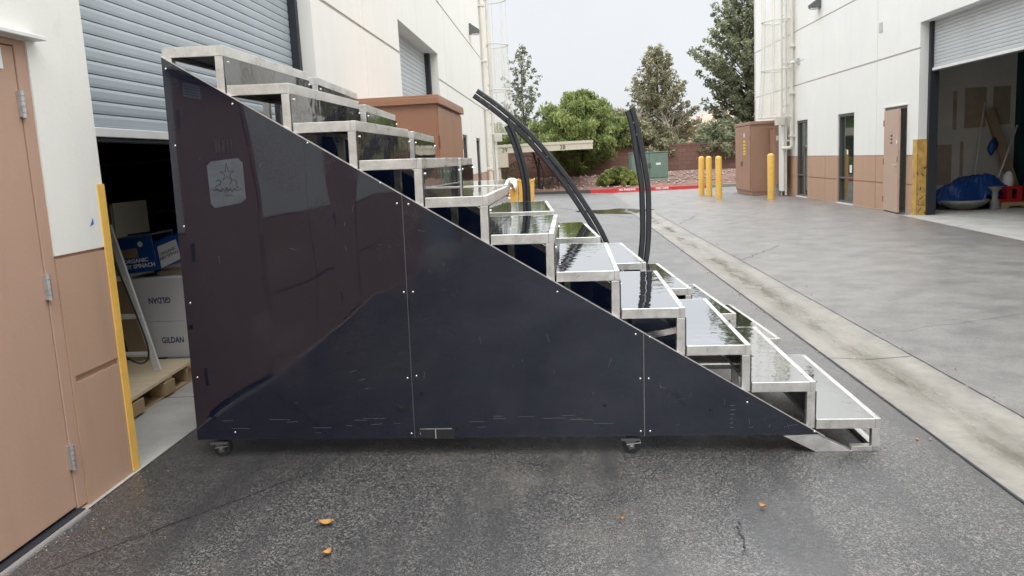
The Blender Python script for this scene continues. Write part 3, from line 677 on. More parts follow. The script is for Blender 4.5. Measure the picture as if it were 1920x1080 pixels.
for (za, zb_, nn) in ((.72, .92, 7), (.25, .5, 7), (.05, .2, 4)):
    for i in range(nn):
        p = (RX+.01+random.random()*.18, 16.1935, random.uniform(za, zb_)); q_ = (p[0]+random.uniform(-.06, .06), 16.1935, p[2]+random.uniform(-.07, .07)); gr.beam(p, q_, .014, .002, up=(0, 1, 0))
gr.build('graffiti', 'ink', gyo)
jw = MB().box(RX+.002, RX+.25, 16.216, 16.222, 1.442, 3.58)
w1 = window(rw, RX, -1, 19.62, 20.72, .03, 2.13, 'tall narrow window with a small sign'); window(rw, RX, -1, 23.17, 24.2, .03, 2.13)
MB().box(RX+.085, RX+.089, 20.25, 20.33, 1.17, 1.28).build('window_sticker', 'paper', w1)
MB().box(RX+.085, RX+.089, 19.98, 20.12, .74, .92).build('window_sticker', 'paper', w1)
# open door: leaf hinged on its far edge
fr = MB(); 
fr.box(RX+.01, RX+.15, 16.722, 16.77, .004, 2.10); fr.box(RX+.01, RX+.15, 17.77, 17.818, .004, 2.10); fr.box(RX+.01, RX+.15, 16.77, 17.77, 2.055, 2.108); fr.build('door_frame', 'frame', rw)
dl = bpy.data.objects.new('door', MB().box(-.045, 0, -.98, 0, .02, 2.05).build('tmp', 'doorR').data); 
bpy.data.objects.remove(bpy.data.objects['tmp']); C.objects.link(dl); dl.parent = rw
dl.location = (RX+.01, 17.765, 0); dl.rotation_euler = (0, 0, R(-6)); dl['label'] = 'pinkish steel door standing slightly open'
bv = dl.modifiers.new('b', 'BEVEL'); bv.width = .003
hb = MB().tube([(-.05, -.90, .96), (-.10, -.90, .96), (-.10, -.79, .96)], .011, 8); hb.box(-.052, -.044, -.93, -.87, .86, 1.1); hb.build('handle', 'galv', dl)
for z in (.25, 1.02, 1.8): MB().tube([(-.052, -.005, z-.06), (-.052, -.005, z+.06)], .013, 8).build('hinge', 'cabinetR', dl)
sgn_ = MB()
for z in (1.38, 1.45, 1.52): sgn_.box(-.048, -.0455, -.60, -.48, z, z+.035)
sgn_.box(-.048, -.0455, -.60, -.48, 1.57, 1.66, 1)
sgn_.build('door_sign', ['ink', 'galv'], dl)
MB().box(-.049, -.0455, -.93, -.86, 1.38, 1.45).build('door_notice', 'paper', dl)
MB().box(-.052, -.0455, -.975, -.95, 1.02, 1.13).build('strike', 'red', dl)
MB().box(RX-.02, RX+.1, 16.68, 17.86, 2.115, 2.135).build('drip_cap', 'rail_white', rw)
wall_light(rw, RX, -1, 22.17, 4.98)
ca = MB().box(RX-.05, RX-.001, 23.9, 24.05, 3.68, 3.84); ca.build('camera_mount', 'galv', rw)
cb = MB().tube([(RX-.09, 24.06, 3.76), (RX-.15, 24.2, 3.74)], .045, 12).tube([(RX-.15, 24.2, 3.74), (RX-.155, 24.212, 3.738)], .035, 12, mi=1)
cb.build('security_camera', ['rail_white', 'dark'], rw)
MB().box(RX-.012, RX-.001, 18.02, 18.2, 3.68, 3.87).build('wall_plate', 'galv', rw)
cage_ladder(rw, RX, -1, 24.9, .0)['label'] = 'cream roof ladder with hooped safety cage and white guard'
dp = MB().tube([(RX-.08, 24.42, H), (RX-.08, 24.42, 1.42)], .05, 10)
dp.tube([(RX-.08, 24.42, 1.4), (RX-.30, 24.6, 1.38)], .05, 10)
for z in (2.9, 4.2, 1.7): dp.box(RX-.15, RX, 24.33, 24.51, z, z+.05)
dp.build('downpipe', 'ladder', rw)
bf = MB().add([(RX-.02, -20, .0045), (19, -20, .0045), (19, 29, .0045), (RX-.02, 29, .0045)], [(0, 1, 2, 3)]); bf.build('bay_floor', 'concrete', rw)
MB().add([(6.30, 11.3, gz(6.3)+.004), (RX-.02, 11.3, .006), (RX-.02, 16.35, .006), (6.62, 16.35, gz(6.6)+.004)], [(0, 1, 2, 3)]).build('apron', 'concrete', rw)

# ------------------------------------------------------------ stage staircases (bleacher-like portable stairs)
NT = 11
XF = [-2.354+.3088*i for i in range(NT)]; ZT = [2.031-.1867*i for i in range(NT)]
def diag(x): return 0.085+(1.985-.085)*(.456-x)/(.456+2.65)
def stair_unit(root, W, near_panel, logo):
    for i in range(NT):
        xf, z = XF[i], ZT[i]; xb = (XF[i-1]+.007) if i else -2.650
        t = .005
        fr = MB(); fr.box(xf-.026, xf, 0, W, z-.05, z); fr.box(xb, xb+.014, t, W-t, z-.05, z-.006)
        fr.box(xb, xf-.026, 0, t, z-.05, z-.0012); fr.box(xb, xf-.026, W-t, W, z-.05, z-.0012)
        fo = fr.build('step', 'alu', root, bevel=.0025)
        MB().box(xb+.0005, xf-.026, t+.0005, W-t-.0005, z-.0055, z-.0015).build('deck', 'deck', fo); MB().box(xb+.0145, xf-.0265, t+.001, W-t-.001, z-.03, z-.006).build('deck_core', 'dark', fo)
        if i < NT-1:
            MB().box(xf-.001+.0015, xf+.0055, .004, W-.004, ZT[i+1]-.02, z-.0505).build('riser', 'riser', root)
            zb = ZT[i+1]-.045
        else: zb = .0
        for y0, y1 in ((.001, .037), (W-.037, W-.001)):
            MB().box(xf-.040, xf-.001, y0, y1, zb, z-.0505).build('leg', 'alu', root, bevel=.002)
            if i < NT-1:
                yb_ = .02 if y0 < .5 else W-.03
                sc_ = MB(); mx_ = Matrix.Translation((xf+.006, yb_+.03, z-.075)); 
                sc_.tube([mx_ @ Vector((0, 0, 0)), mx_ @ Vector((.004, 0, 0))], .006, 8); sc_.build('screw', 'chrome', root)
        if 0 < i < NT-1:   # rear upright under each step and a cross brace
            MB().box(xb+.03, xb+.065, W*.5-.018, W*.5+.018, max(.09, z-.6), z-.0505).build('support', 'alu', root)
    # stringers along both slopes, base frame
    for y0 in (.002, W-.042):
        MB().beam((-2.62, y0+.02, diag(-2.62)-.030), (.50, y0+.02, diag(.50)-.030), .036, .04).build('stringer', 'alu', root)
        MB().box(-2.64, .30, y0, y0+.04, .087, .115).build('base_rail', 'alu', root)
        MB().box(-2.645, -2.605, y0, y0+.04, .09, 1.98).build('rear_post', 'alu', root)
        MB().prism([(.275, .082), (.435, .088), (.605, 0.0), (.43, 0.0)], 'y', y0-.006, y0+.05).build('foot_bracket', 'alu', root, bevel=.002)
        fb = MB().box(.60, .731, y0-.001, y0+.04, 0.0, .026); fb.build('foot_rail', 'alu', root, bevel=.002)
    MB().box(.70, .7315, .045, W-.045, 0.0, .024).build('front_foot_rail', 'alu', root)
    MB().beam((-2.0, W*.5, .12), (-.2, .1, .6), .03, .03).build('brace', 'alu', root)
    MB().beam((-2.55, .06, 1.9), (-2.1, W-.06, .2), .03, .03).build('brace', 'alu', root)
    # far side skirt
    def skirt(y0, y1, xs, name='side_panel'):
        for a_, b_ in zip(xs, xs[1:]):
            poly = [(a_+.0012, .092), (b_-.0012, .092)] + ([(b_-.0012, diag(b_))] if b_ < .45 else []) + [(a_+.0012, diag(a_))]
            pn = MB().prism(poly, 'y', y0, y1)
            if y0 < -.0115:   # scratches and scuffs belong to the panel's own surface
                rs_ = random.Random(int(a_*100)+77)
                for k in range(13):
                    x = rs_.uniform(a_+.05, b_-.08); z = rs_.uniform(.12, max(.14, diag(x)-.12)); l_ = rs_.uniform(.01, .045); an = rs_.choice((rs_.uniform(-.3, .3), rs_.uniform(1.2, 1.9)))
                    pn.beam((x, y0-.0003, z), (x+l_*math.cos(an), y0-.0003, z+l_*math.sin(an)), .0007, .0003, up=(0, 1, 0), mi=1)
                if a_ < -.4:
                    for k in range(9):
                        x = rs_.uniform(a_+.1, b_-.2); z = rs_.uniform(.15, .20); l_ = rs_.uniform(.03, .12); pn.beam((x, y0-.0003, z), (x+l_, y0-.0003, z+rs_.uniform(-.003, .003)), .0009, .0003, up=(0, 1, 0), mi=1)
                else:
                    for k in range(6): pn.beam((.02, y0-.0003, .13+.022*k), (.03+rs_.random()*.02, y0-.0003, .131+.022*k), .0014, .0003, up=(0, 1, 0), mi=1)
            pn.build(name, ['panel', 'scuff'], root)
    if not near_panel: skirt(W+.002, W+.010, [-2.650, -1.529, -.392, .448]); skirt(-.011, -.003, [-2.650, -1.529, -.392, .448])
    if near_panel:
        skirt(-.012, -.003, [-2.650, -1.529, -.392, .448])
        ed = MB().prism([(-2.65, diag(-2.65)+.001), (.47, diag(.47)+.001), (.47, diag(.47)+.006), (-2.65, diag(-2.65)+.006)], 'y', -.013, .001); ed.build('edge_trim', 'alu', root)
        MB().box(-1.5305, -1.5275, -.0145, -.0125, .092, diag(-1.53)-.004).build('seam_trim', 'frame', root)
        MB().box(-.3928, -.3912, -.0140, -.0125, .092, diag(-.39)-.004).build('seam_trim', 'galv', root)
        sp = [(-2.63, 1.93), (-2.32, 1.755), (-1.97, 1.56), (-1.63, 1.36), (-1.555, 1.26), (-1.50, 1.255), (-.80, .815), (-.43, .60), (-.362, .585), (.10, .255), (.42, .105), (-2.62, 1.57), (-2.615, 1.18), (-2.62, .80), (-2.62, .42), (-1.545, .83), (-1.50, .83), (-1.55, .40), (-1.505, .41), (-1.545, .115), (-1.50, .115), (-.41, .38), (-.37, .38), (-.41, .115), (-.365, .115), (-2.45, .13)]
        for x, z in sp:
            s_ = MB(); s_.lathe([(.0062, 0), (.0058, .0025), (.0035, .0040), (.0005, .0044)], 10); me_mx = Matrix.Translation((x, -.0125, z)) @ Matrix.Rotation(R(90), 4, 'X')
            s_.v = [tuple(me_mx @ Vector(p)) for p in s_.v]; s_.build('screw', 'chrome', root, smooth=True)
        rp = MB().prism([(-1.52, .093), (-1.33, .088), (-1.325, .135), (-1.36, .142), (-1.50, .140)], 'y', -.0165, -.0125); rp.build('tape_repair', 'black', root)
        MB().box(-1.50, -1.34, -.018, -.0166, .1385, .1415).build('tape_edge', 'alu', root)
        MB().box(-1.425, -1.420, -.018, -.0166, .088, .136).build('tape_edge', 'alu', root)
        if logo:
            cx, cz, hw, hh = -2.383, 1.383, .089, .118; c_ = .022
            poly = [(cx-hw+c_, cz+hh-.012), (cx+hw-c_, cz+hh), (cx+hw, cz+hh-c_), (cx+hw+.002, cz-hh+c_+.02), (cx+hw-c_, cz-hh+.022), (cx-hw+c_, cz-hh), (cx-hw+.004, cz-hh+c_), (cx-hw, cz+hh-c_-.01)]
            lg = MB().prism(poly, 'y', -.0138, -.0125).build('logo_decal', 'logo', root)
            st = MB(); pts = []
            for k in range(10):
                rr = (.052 if k == 0 else .036) if k % 2 == 0 else .013; t_ = R(90)+k*R(36); pts.append((cx+.008+rr*math.cos(t_), -.0142, cz+.045+rr*math.sin(t_)))
            for k in range(10): st.beam(pts[k], pts[(k+1) % 10], .0022, .0008, up=(0, 1, 0))
            st.build('star', 'logoink', lg)
            sw = MB()
            def sq_(pts, wd=.003):
                for p, q2 in zip(pts, pts[1:]): sw.beam((cx+p[0], -.0142, cz+p[1]), (cx+q2[0], -.0142, cz+q2[1]), wd, .0008, up=(0, 1, 0))
            sq_([(-.052, .008), (-.040, .018), (-.026, .012), (-.030, -.004), (-.044, -.010), (-.056, -.018), (-.050, -.030), (-.034, -.030)])
            sq_([(.018, -.004), (.030, .016), (.044, .016), (.054, .002), (.050, -.012), (.060, -.026)])
            sq_([(-.074, -.026), (-.06, -.034), (-.045, -.028), (-.03, -.040), (-.02, -.024), (-.008, -.038), (.0, -.020), (.006, -.038), (.018, -.026), (.026, -.040), (.04, -.026), (.052, -.038), (.072, -.028)], .004)
            sq_([(-.012, -.056), (.0, -.062), (.014, -.056), (.03, -.060)], .0025)
            sw.build('script', 'logoink', lg)
            nb = MB()
            for dx, wd in ((-.038, .010), (-.024, .012), (-.004, .014), (.020, .008), (.038, .007)): nb.box(cx+dx, cx+dx+wd, -.0137, -.0126, cz+.145, cz+.210)
            nb.build('faded_number', 'logoink', root)
    for cx in (-2.54, -.46, -1.5):
        for cy in ((.022, W-.06) if cx != -1.5 else (W-.06,)):
            c_ = MB(); c_.box(cx-.045, cx+.045, cy-.04, cy+.04, .068, .076); c_.prism([(cx-.028, .068), (cx+.028, .068), (cx+.02, .025), (cx-.005, .018)], 'y', cy-.026, cy-.021); c_.prism([(cx-.028, .068), (cx+.028, .068), (cx+.02, .025), (cx-.005, .018)], 'y', cy+.021, cy+.026)
            co_ = c_.build('caster', 'frame', root)
            wz = .042
            MB().tube([(cx+.006, cy-.019, wz), (cx+.006, cy+.019, wz)], .043, 18).build('wheel', 'dark', co_, bevel=.003)
            MB().beam((cx-.02, cy-.03, .05), (cx+.05, cy-.03, .06), .022, .006).build('brake_lever', 'chrome', co_)
            MB().tube([(cx+.006, cy-.030, wz), (cx+.006, cy+.030, wz)], .009, 10).build('axle', 'chrome', co_)
yw_, st_ = .01602, .018217
cA, sA = math.cos(yw_), math.sin(yw_)
ex = Vector((cA*math.cos(st_), -sA*math.cos(st_), -math.sin(st_))); ey = Vector((sA, cA, 0)); ez = ex.cross(ey)
OA = Vector((0.76086708, 3.89870069, -0.01384778))
MA = Matrix(((ex.x, ey.x, ez.x, OA.x), (ex.y, ey.y, ez.y, OA.y), (ex.z, ey.z, ez.z, OA.z), (0, 0, 0, 1)))
sa = thing('stage_staircase', 'near rolling stage staircase with navy side panel and mirror black steps', 'stage stairs', group='portable stage staircases')
sa.matrix_world = MA
stair_unit(sa, 1.30, True, True)
sb = thing('stage_staircase', 'far rolling stage staircase behind the near one with black curved handrails', 'stage stairs', group='portable stage staircases')
th_ = R(3.6); c4, s4 = math.cos(th_), math.sin(th_)
# B-local (.734,0) -> A-local (.702,1.775)
MBm = MA @ Matrix(((c4, -s4, 0, .702-.734*c4), (s4, c4, 0, 1.775-.734*s4), (0, 0, 1, 0), (0, 0, 0, 1)))
sb.matrix_world = MBm
stair_unit(sb, 1.35, False, False)
# curved handrails: coordinates in A's frame at y = 3.2, converted to B's frame
T_ = MBm.inverted() @ MA
def smooth_path(pts, n=6):
    P = [Vector(p) for p in pts]; P = [P[0]*2-P[1]]+P+[P[-1]*2-P[-2]]; out_ = []
    for i in range(1, len(P)-2):
        for k in range(n):
            t = k/n; a_, b_, c_, d_ = P[i-1:i+3]
            out_.append(.5*((2*b_)+(-a_+c_)*t+(2*a_-5*b_+4*c_-d_)*t*t+(-a_+3*b_-3*c_+d_)*t**3))
    out_.append(P[-2]); return out_
def rail(paths, w_=.052, d_=.04, nm='handrail', lab=None, bolts=()):
    o = None
    for k, (pts, y) in enumerate(paths):
        loc = [T_ @ Vector((x, y, z)) for x, z in pts]; mb = MB(); mb.tube(smooth_path(loc), .02, sq=(w_, d_), up=tuple(T_.to_3x3() @ Vector((0, 1, 0))))
        if k == 0:
            o = mb.build(nm, 'black', sb); o['label'] = lab
        else: mb.build('rail_bar', 'black', o)
    for (x, z, y) in bolts:
        p = T_ @ Vector((x, y-.024, z)); q_ = T_ @ Vector((x, y+.024, z)); MB().tube([p, q_], .008, 8).build('bolt', 'frame', o)
    return o
Y3 = 3.22
def offs(pts, d):
    out_ = []
    for i, p in enumerate(pts):
        a_, b_ = pts[max(0, i-1)], pts[min(len(pts)-1, i+1)]; dx, dz = b_[0]-a_[0], b_[1]-a_[1]; l_ = math.hypot(dx, dz); out_.append((p[0]-dz/l_*d, p[1]+dx/l_*d))
    return out_
T2_ = lambda pts: [(x, z) for x, z in pts]
rail([([(-.235, 1.82), (-.214, 1.757), (-.188, 1.637), (-.148, 1.37), (-.123, 1.20), (-.118, 1.068), (-.116, .817), (-.129, .633), (-.15, .50), (-.19, .30), (-.20, .10)], Y3),
      ([(-.196, 1.84), (-.174, 1.765), (-.144, 1.635), (-.097, 1.37), (-.071, 1.20), (-.064, 1.067), (-.065, .816), (-.078, .631), (-.10, .50), (-.138, .30), (-.148, .10)], Y3)],
     w_=.046, lab='short upright curved black handrail', bolts=[(-.16, 1.62, Y3), (-.185, 1.72, Y3)])
C2 = [(-1.514, 2.015), (-1.38, 1.915), (-1.237, 1.795), (-1.087, 1.651), (-.961, 1.505), (-.844, 1.360), (-.754, 1.235), (-.654, 1.078), (-.548, .905), (-.468, .748), (-.40, .56), (-.36, .35), (-.34, .10)]
rail([(offs(C2, .0245), Y3), (offs(C2, -.0245), Y3)],
     w_=.043, lab='long arched black handrail sloping up the stairs', bolts=[(-1.47, 1.96, Y3), (-1.40, 1.90, Y3), (-1.44, 1.99, Y3), (-1.34, 1.90, Y3), (-.92, 1.46, Y3)])
CP = [(-1.262, 1.79), (-1.244, 1.735), (-1.207, 1.65), (-1.16, 1.50), (-1.125, 1.355), (-1.106, 1.208), (-1.105, 1.05), (-1.11, .8), (-1.12, .10)]
rail([(offs(CP, .017), Y3-.03), (offs(CP[1:], -.017), Y3-.03)], w_=.034, nm='handrail_post', lab='curved black post propping the arched handrail')
# ------------------------------------------------------------ brown utility cabinets
def cabinet(loc, label, m, d, wy, h, door_sgn):
    t = thing('utility_cabinet', label, 'utility cabinet', loc, group='brown utility cabinets')
    b_ = MB().box(0, d, 0, wy, .10, h); b_.build('body', m, t, bevel=.006)
    MB().box(.02, d-.02, .02, wy-.02, 0, .10).build('plinth', m, t)
    rf = MB(); rf.box(-.03, d+.05, -.04, wy+.04, h, h+.03); rf.box(-.035, d+.055, -.045, wy+.045, h-.06, h+.004)
    rf.build('roof', m, t, bevel=.004)
    x = d if door_sgn > 0 else 0
    for i in range(2):
        y0 = .05+i*(wy-.08)/2; y1 = y0+(wy-.12)/2
        dr = MB().box(min(x, x+door_sgn*.03), max(x, x+door_sgn*.03), y0, y1, .14, h-.09).build('door', m, t, bevel=.008)
        hy = y1-.06 if i == 0 else y0+.06
        MB().tube([(x+door_sgn*.03, hy, 1.02), (x+door_sgn*.06, hy, 1.02), (x+door_sgn*.06, hy, .88)], .012, 8).build('handle', 'frame', dr)
        for z in (.45, h-.45): MB().tube([(x+door_sgn*.032, (y0 if i == 0 else y1), z-.06), (x+door_sgn*.032, (y0 if i == 0 else y1), z+.06)], .012, 8).build('hinge', m, dr)
        if door_sgn < 0 and i == 0:
            wl = MB()
            for k, z in enumerate((1.62, 1.52, 1.42, 1.32, 1.24)): wl.box(x-.0335, x-.031, y1-.42, y1-.12, z, z+.05)
            wl.build('warning_lettering', 'yellowink', dr)
            MB().box(x-.0335, x-.031, y1-.32, y1-.2, 1.78, 1.9).build('number_plate', 'paper', dr)
    return t
cl1 = cabinet((LX+.02, 8.72, gz(-2.0)), 'rust brown utility cabinet against the left warehouse behind the stairs', 'cabinet', .86, 2.25, 2.10, 1)
for k, y in enumerate((.02, 2.22)): MB().box(.84, .875, y-.015, y+.04, .1, 2.03).build('corner_post', 'cabinet', cl1)
cabinet((5.92, 25.75, 0.0), 'tall brown utility cabinet with yellow warning lettering beyond the right ladder', 'cabinetR', .86, 2.15, 2.20, -1)
sc_ = thing('meter_cabinet', 'slim brown meter cabinet between yellow bollard and right ladder', 'meter cabinet', (6.45, 25.0, .0))
MB().box(0, .30, .22, .66, .30, 1.98).build('body', 'cabinetR', sc_, bevel=.006); MB().box(-.02, .31, .20, .68, 1.98, 2.01).build('roof', 'cabinetR', sc_)
MB().box(-.012, 0, .26, .62, .36, 1.93).build('door', 'cabinetR', sc_, bevel=.004)
MB().box(.05, .30, .3, .36, .0, .3).build('conduit', 'galv', sc_); MB().box(.05, .30, .5, .56, .0, .3).build('conduit', 'galv', sc_)
MB().box(.08, .16, .214, .2195, 1.62, 1.76).build('number_plate', 'paper', sc_)
MB().box(.39-.09, .39-.005, .20, .66, 2.05, 2.4).build('junction_box', 'ladder', sc_)

# ------------------------------------------------------------ bollards
def bollard():
    b_ = MB(); b_.lathe([(.095, -.05), (.095, 1.20), (.088, 1.235), (.065, 1.262), (.03, 1.275), (.001, 1.278)], 20)
    o = b_.build('bollard', 'yellow', smooth=False); o.data.polygons.foreach_set('use_smooth', [True]*len(o.data.polygons)); return o
labs = [('leftmost yellow bollard of the three near the red curb end', 4.72, 27.6), ('middle yellow bollard of the three near the red curb end', 4.82, 26.75), ('rightmost and nearest yellow bollard of the three left of the tall brown cabinet', 4.85, 25.3), ('yellow bollard standing alone before the slim brown meter cabinet', 5.93, 23.45)]
b0 = bollard()
for i, (lb, x, y) in enumerate(labs):
    o = b0 if i == 0 else b0.copy()
    if i: C.objects.link(o)
    o.location = (x, y, gz(x)); o.rotation_euler = (R(random.uniform(-.6, .6)), R(random.uniform(-.6, .6)), i); tag(o, lb, 'bollard', 'yellow steel bollards')

# ------------------------------------------------------------ transformer, wall, carport, bins
tb = thing('transformer_box', 'dull green utility transformer box on its pad behind the red curb', 'transformer box', (3.12, 35.4, .1))
MB().box(-.15, 1.85, -.25, 1.4, -.1, .26).build('pad', 'pad', tb, bevel=.02)
MB().box(0, 1.56, 0, 1.1, .26, 1.36).build('body', 'green', tb, bevel=.015)
MB().box(-.02, 1.58, -.03, 1.12, 1.36, 1.40).build('lid', 'green', tb, bevel=.008)
for i in range(2): 
    d_ = MB().box(.04+.75*i, .76+.75*i, -.02, -.001, .32, 1.32).build('door', 'green', tb, bevel=.006)
    if i: MB().box(1.05, 1.25, -.026, -.021, .84, .93).build('warning_label', 'paper', d_)
MB().box(.70, .84, -.05, -.022, .78, .94).build('latch', 'frame', tb); MB().box(1.22, 1.5, -.026, -.0215, 1.26, 1.31).build('number_plate', 'pad', tb)
bw = thing('block_wall', 'reddish brown concrete block wall behind the planting bed', 'wall', (0, 40.2, 0))
MB().box(-45, 45, 0, .2, 0, 1.72).build('wall', 'block', bw); MB().box(-45, 45, -.02, .22, 1.725, 1.80).build('coping', 'block', bw)
cp = thing('carport', 'cream flat roofed carport marked with bay numbers left of centre', 'carport', (-2.6, 33.9, 0))
MB().box(-1.5, 4.06, 0.30, 5.4, 1.96, 2.02).build('roof_deck', 'cream', cp)
fs = MB().box(-1.5, 4.08, 0, .06, 1.74, 2.06); fs.box(-1.5, 4.10, -.02, .07, 1.98, 2.09); fa = fs.build('fascia', 'cream', cp, bevel=.005)
MB().box(4.02, 4.08, .06, 5.4, 1.74, 2.06).build('side_fascia', 'cream', cp)
MB().box(-.05, .62, -.03, .3, 1.18, 1.735).build('column_head', 'cream', cp); MB().box(.06, .30, .02, .28, -.0, 1.18).build('column', 'cream', cp)
for s_, x in (('29', .50), ('28', 2.86)): text('bay_number', s_, .24, 'ink', fa, frame_mx((x, -.006, 1.86), (1, 0, 0), (0, 0, 1)), thick=.002)
def bin_(loc, label, w_=.46):
    t = thing('yellow_bin', label, 'bin', loc, group='yellow bins beyond the stairs')
    b_ = MB(); prof = [(.20, 0), (.235, .80), (.25, .82), (.25, .86), (.232, .86), (.215, .80), (.18, .02)]
    n_ = 4; vs = []
    for r_, z in prof:
        for k in range(24):
            a_ = 2*math.pi*k/24; q_ = r_/max(abs(math.cos(a_)), abs(math.sin(a_)), .72); vs.append((q_*math.cos(a_), q_*math.sin(a_), z+(.03*math.cos(2*a_) if z > .7 else 0)))
    b_.add(vs, [(i*24+k, i*24+(k+1) % 24, (i+1)*24+(k+1) % 24, (i+1)*24+k) for i in range(len(prof)-1) for k in range(24)])
    b_.build('body', 'yellow', t); return t
bin_((-1.38, 24.2, gz(-1.3)), 'left yellow bin with a white bag hanging over its rim')
bin_((-.92, 24.35, gz(-.8)), 'right yellow bin partly behind the curved handrail post')
bg_ = MB(); random.seed(2); nu, nv = 16, 12; vs = []
for j in range(nv+1):
    for i in range(nu):
        a_ = 2*math.pi*i/nu; b2 = math.pi*j/nv; q_ = 1+.18*math.sin(3*a_+2*b2)+.1*random.uniform(-1, 1)
        z = math.cos(b2); vs.append((.17*math.sin(b2)*math.cos(a_)*q_+(.07 if z < 0 else 0)*(-z), .15*math.sin(b2)*math.sin(a_)*q_-(.10*(-z) if z < 0 else 0), .86+.09*z*q_ + (z*.20 if z < 0 and math.cos(a_) > 0 else 0)))
bg_.add(vs, [(j*nu+i, j*nu+(i+1) % nu, (j+1)*nu+(i+1) % nu, (j+1)*nu+i) for j in range(nv) for i in range(nu)])
tag(bg_.build('plastic_bag', 'cloth', smooth=True, loc=(-1.35, 24.02, gz(-1.3)-.04)), 'crumpled white bag hanging on the left yellow bin', 'bag')
rcn = MB().lathe([(.2, 0), (.2, .04), (.16, .05), (.05, .62), (.035, .64)], 16); tag(rcn.build('traffic_cone', 'red', smooth=True, loc=(-1.72, 22.8, gz(-1.7))), 'red cone just left of the yellow bins', 'cone')

# ------------------------------------------------------------ trees
def leaves(centers, radii, per, size, asp=2.2, flat=1.0, droop=0.0, seed=0):
    rs = np.random.RandomState(seed); V = []
    for c, rad, k in zip(centers, radii, per):
        d = rs.normal(size=(k, 3)); d /= np.linalg.norm(d, axis=1)[:, None]; q_ = rad*rs.rand(k, 1)**.45
        p = np.array(c)+d*q_*np.array([1, 1, flat]); 
        u_ = rs.normal(size=(k, 3)); u_[:, 2] -= droop; u_ /= np.linalg.norm(u_, axis=1)[:, None]
        v_ = np.cross(u_, rs.normal(size=(k, 3))); v_ /= np.linalg.norm(v_, axis=1)[:, None]
        s_ = size*(.6+.8*rs.rand(k, 1)); a_ = u_*s_*asp/2; b_ = v_*s_/2
        V.append(np.stack([p-a_, p+b_*.9, p+a_, p-b_*.9], axis=1))
    return np.concatenate(V).reshape(-1, 3)
def leafmesh(name, V, m, parent):
    n_ = len(V)//4; me = bpy.data.meshes.new(name); me.vertices.add(len(V)); me.vertices.foreach_set('co', V.astype(np.float32).ravel())
    me.loops.add(n_*4); me.polygons.add(n_); me.loops.foreach_set('vertex_index', np.arange(n_*4, dtype=np.int32)); me.polygons.foreach_set('loop_start', np.arange(0, n_*4, 4, dtype=np.int32)); me.polygons.foreach_set('loop_total', np.full(n_, 4, dtype=np.int32))
    me.update(calc_edges=True); me.materials.append(M[m]); o = bpy.data.objects.new(name, me); C.objects.link(o); o.parent = parent; return o
def tree(name, label, loc, h, prof, m, lsize=.07, clump=.35, dens=60, seed=1, trunk_r=.14, lean=0, nbr=60, flat=.8, barkm='bark', cat='tree', droop=0, asp=2.2, core=.25, zb=None):
    """prof: list of (t, radius) crown radius against relative height"""
    rs = random.Random(seed); t = thing(name, label, cat, loc)
    def rad(z):
        for (a_, ra), (b_, rb_) in zip(prof, prof[1:]):
            if a_ <= z <= b_: return ra+(rb_-ra)*(z-a_)/(b_-a_)
        return 0
    tr = MB(); pts = [(lean*(i/8)**1.5*h+rs.uniform(-.04, .04)*h*.15, rs.uniform(-.03, .03)*h*.15, -.1+h*.97*i/8) for i in range(9)]
    tr.tube(pts, [trunk_r*(1-.88*i/8) for i in range(9)], 8)
    def trunk_at(z):
        i = min(7, max(0, int(z*8))); f_ = z*8-i; a_, b_ = Vector(pts[i]), Vector(pts[i+1]); return a_+(b_-a_)*min(1, f_)
    cs, rr, pk = [], [], []
    z0 = prof[0][0]
    for i in range(nbr):
        z = z0+(prof[-1][0]-z0)*((i+rs.random())/nbr); R_ = rad(z)*rs.uniform(.55, 1.12); an = i*2.399+rs.uniform(-.4, .4)
        base = trunk_at(max(.08, z-.07-R_/h*.35)); tip = Vector((trunk_at(z).x+R_*math.cos(an), R_*math.sin(an), z*h))
        mid_ = (base+tip)/2+Vector((0, 0, R_*.10)); rb2 = max(.008, trunk_r*.28*(1-z)+.006)
        tr.tube([base, mid_, tip], [rb2, rb2*.7, rb2*.25], 5)
        nc = max(2, int(R_/clump*1.25))
        for k in range(nc):
            f_ = core+(1-core)*(k+1)/nc; p = base+(tip-base)*f_; p += Vector((rs.uniform(-1, 1), rs.uniform(-1, 1), rs.uniform(-.5, .7)))*clump*.5
            cs.append(tuple(p)); cr = clump*rs.uniform(.55, 1.15); rr.append(cr); pk.append(int(dens*rs.uniform(.5, 1.3)))
    tr.build('trunk', barkm, t, smooth=True)
    leafmesh('crown', leaves(cs, rr, pk, lsize, asp, flat, droop, seed), m, t)
    return t
tree('slender_tree', 'thin sparse tree behind the carport against the sky', (-1.75, 46, .4), 7.15, [(.30, .35), (.42, .85), (.60, 1.05), (.8, .75), (.93, .35), (1.0, .1)], 'lf_thin', lsize=.085, clump=.22, dens=17, seed=4, trunk_r=.07, lean=.01, nbr=46)
tree('broad_green_tree', 'dense bright green bushy tree hanging over the block wall', (1.2, 40.9, .3), 4.1, [(.25, 1.6), (.45, 2.35), (.65, 2.2), (.85, 1.45), (1.0, .4)], 'lf_green', lsize=.07, clump=.42, dens=210, seed=8, trunk_r=.16, nbr=90, flat=.8, droop=1.2, asp=3)
tree('broad_green_tree', 'low green drooping growth at the right side of the broad green tree', (2.9, 41.3, .3), 2.9, [(.2, .9), (.5, 1.2), (.8, .8), (1.0, .3)], 'lf_green', lsize=.07, clump=.36, dens=160, seed=18, trunk_r=.07, nbr=34, flat=.9, droop=1.4, asp=3)
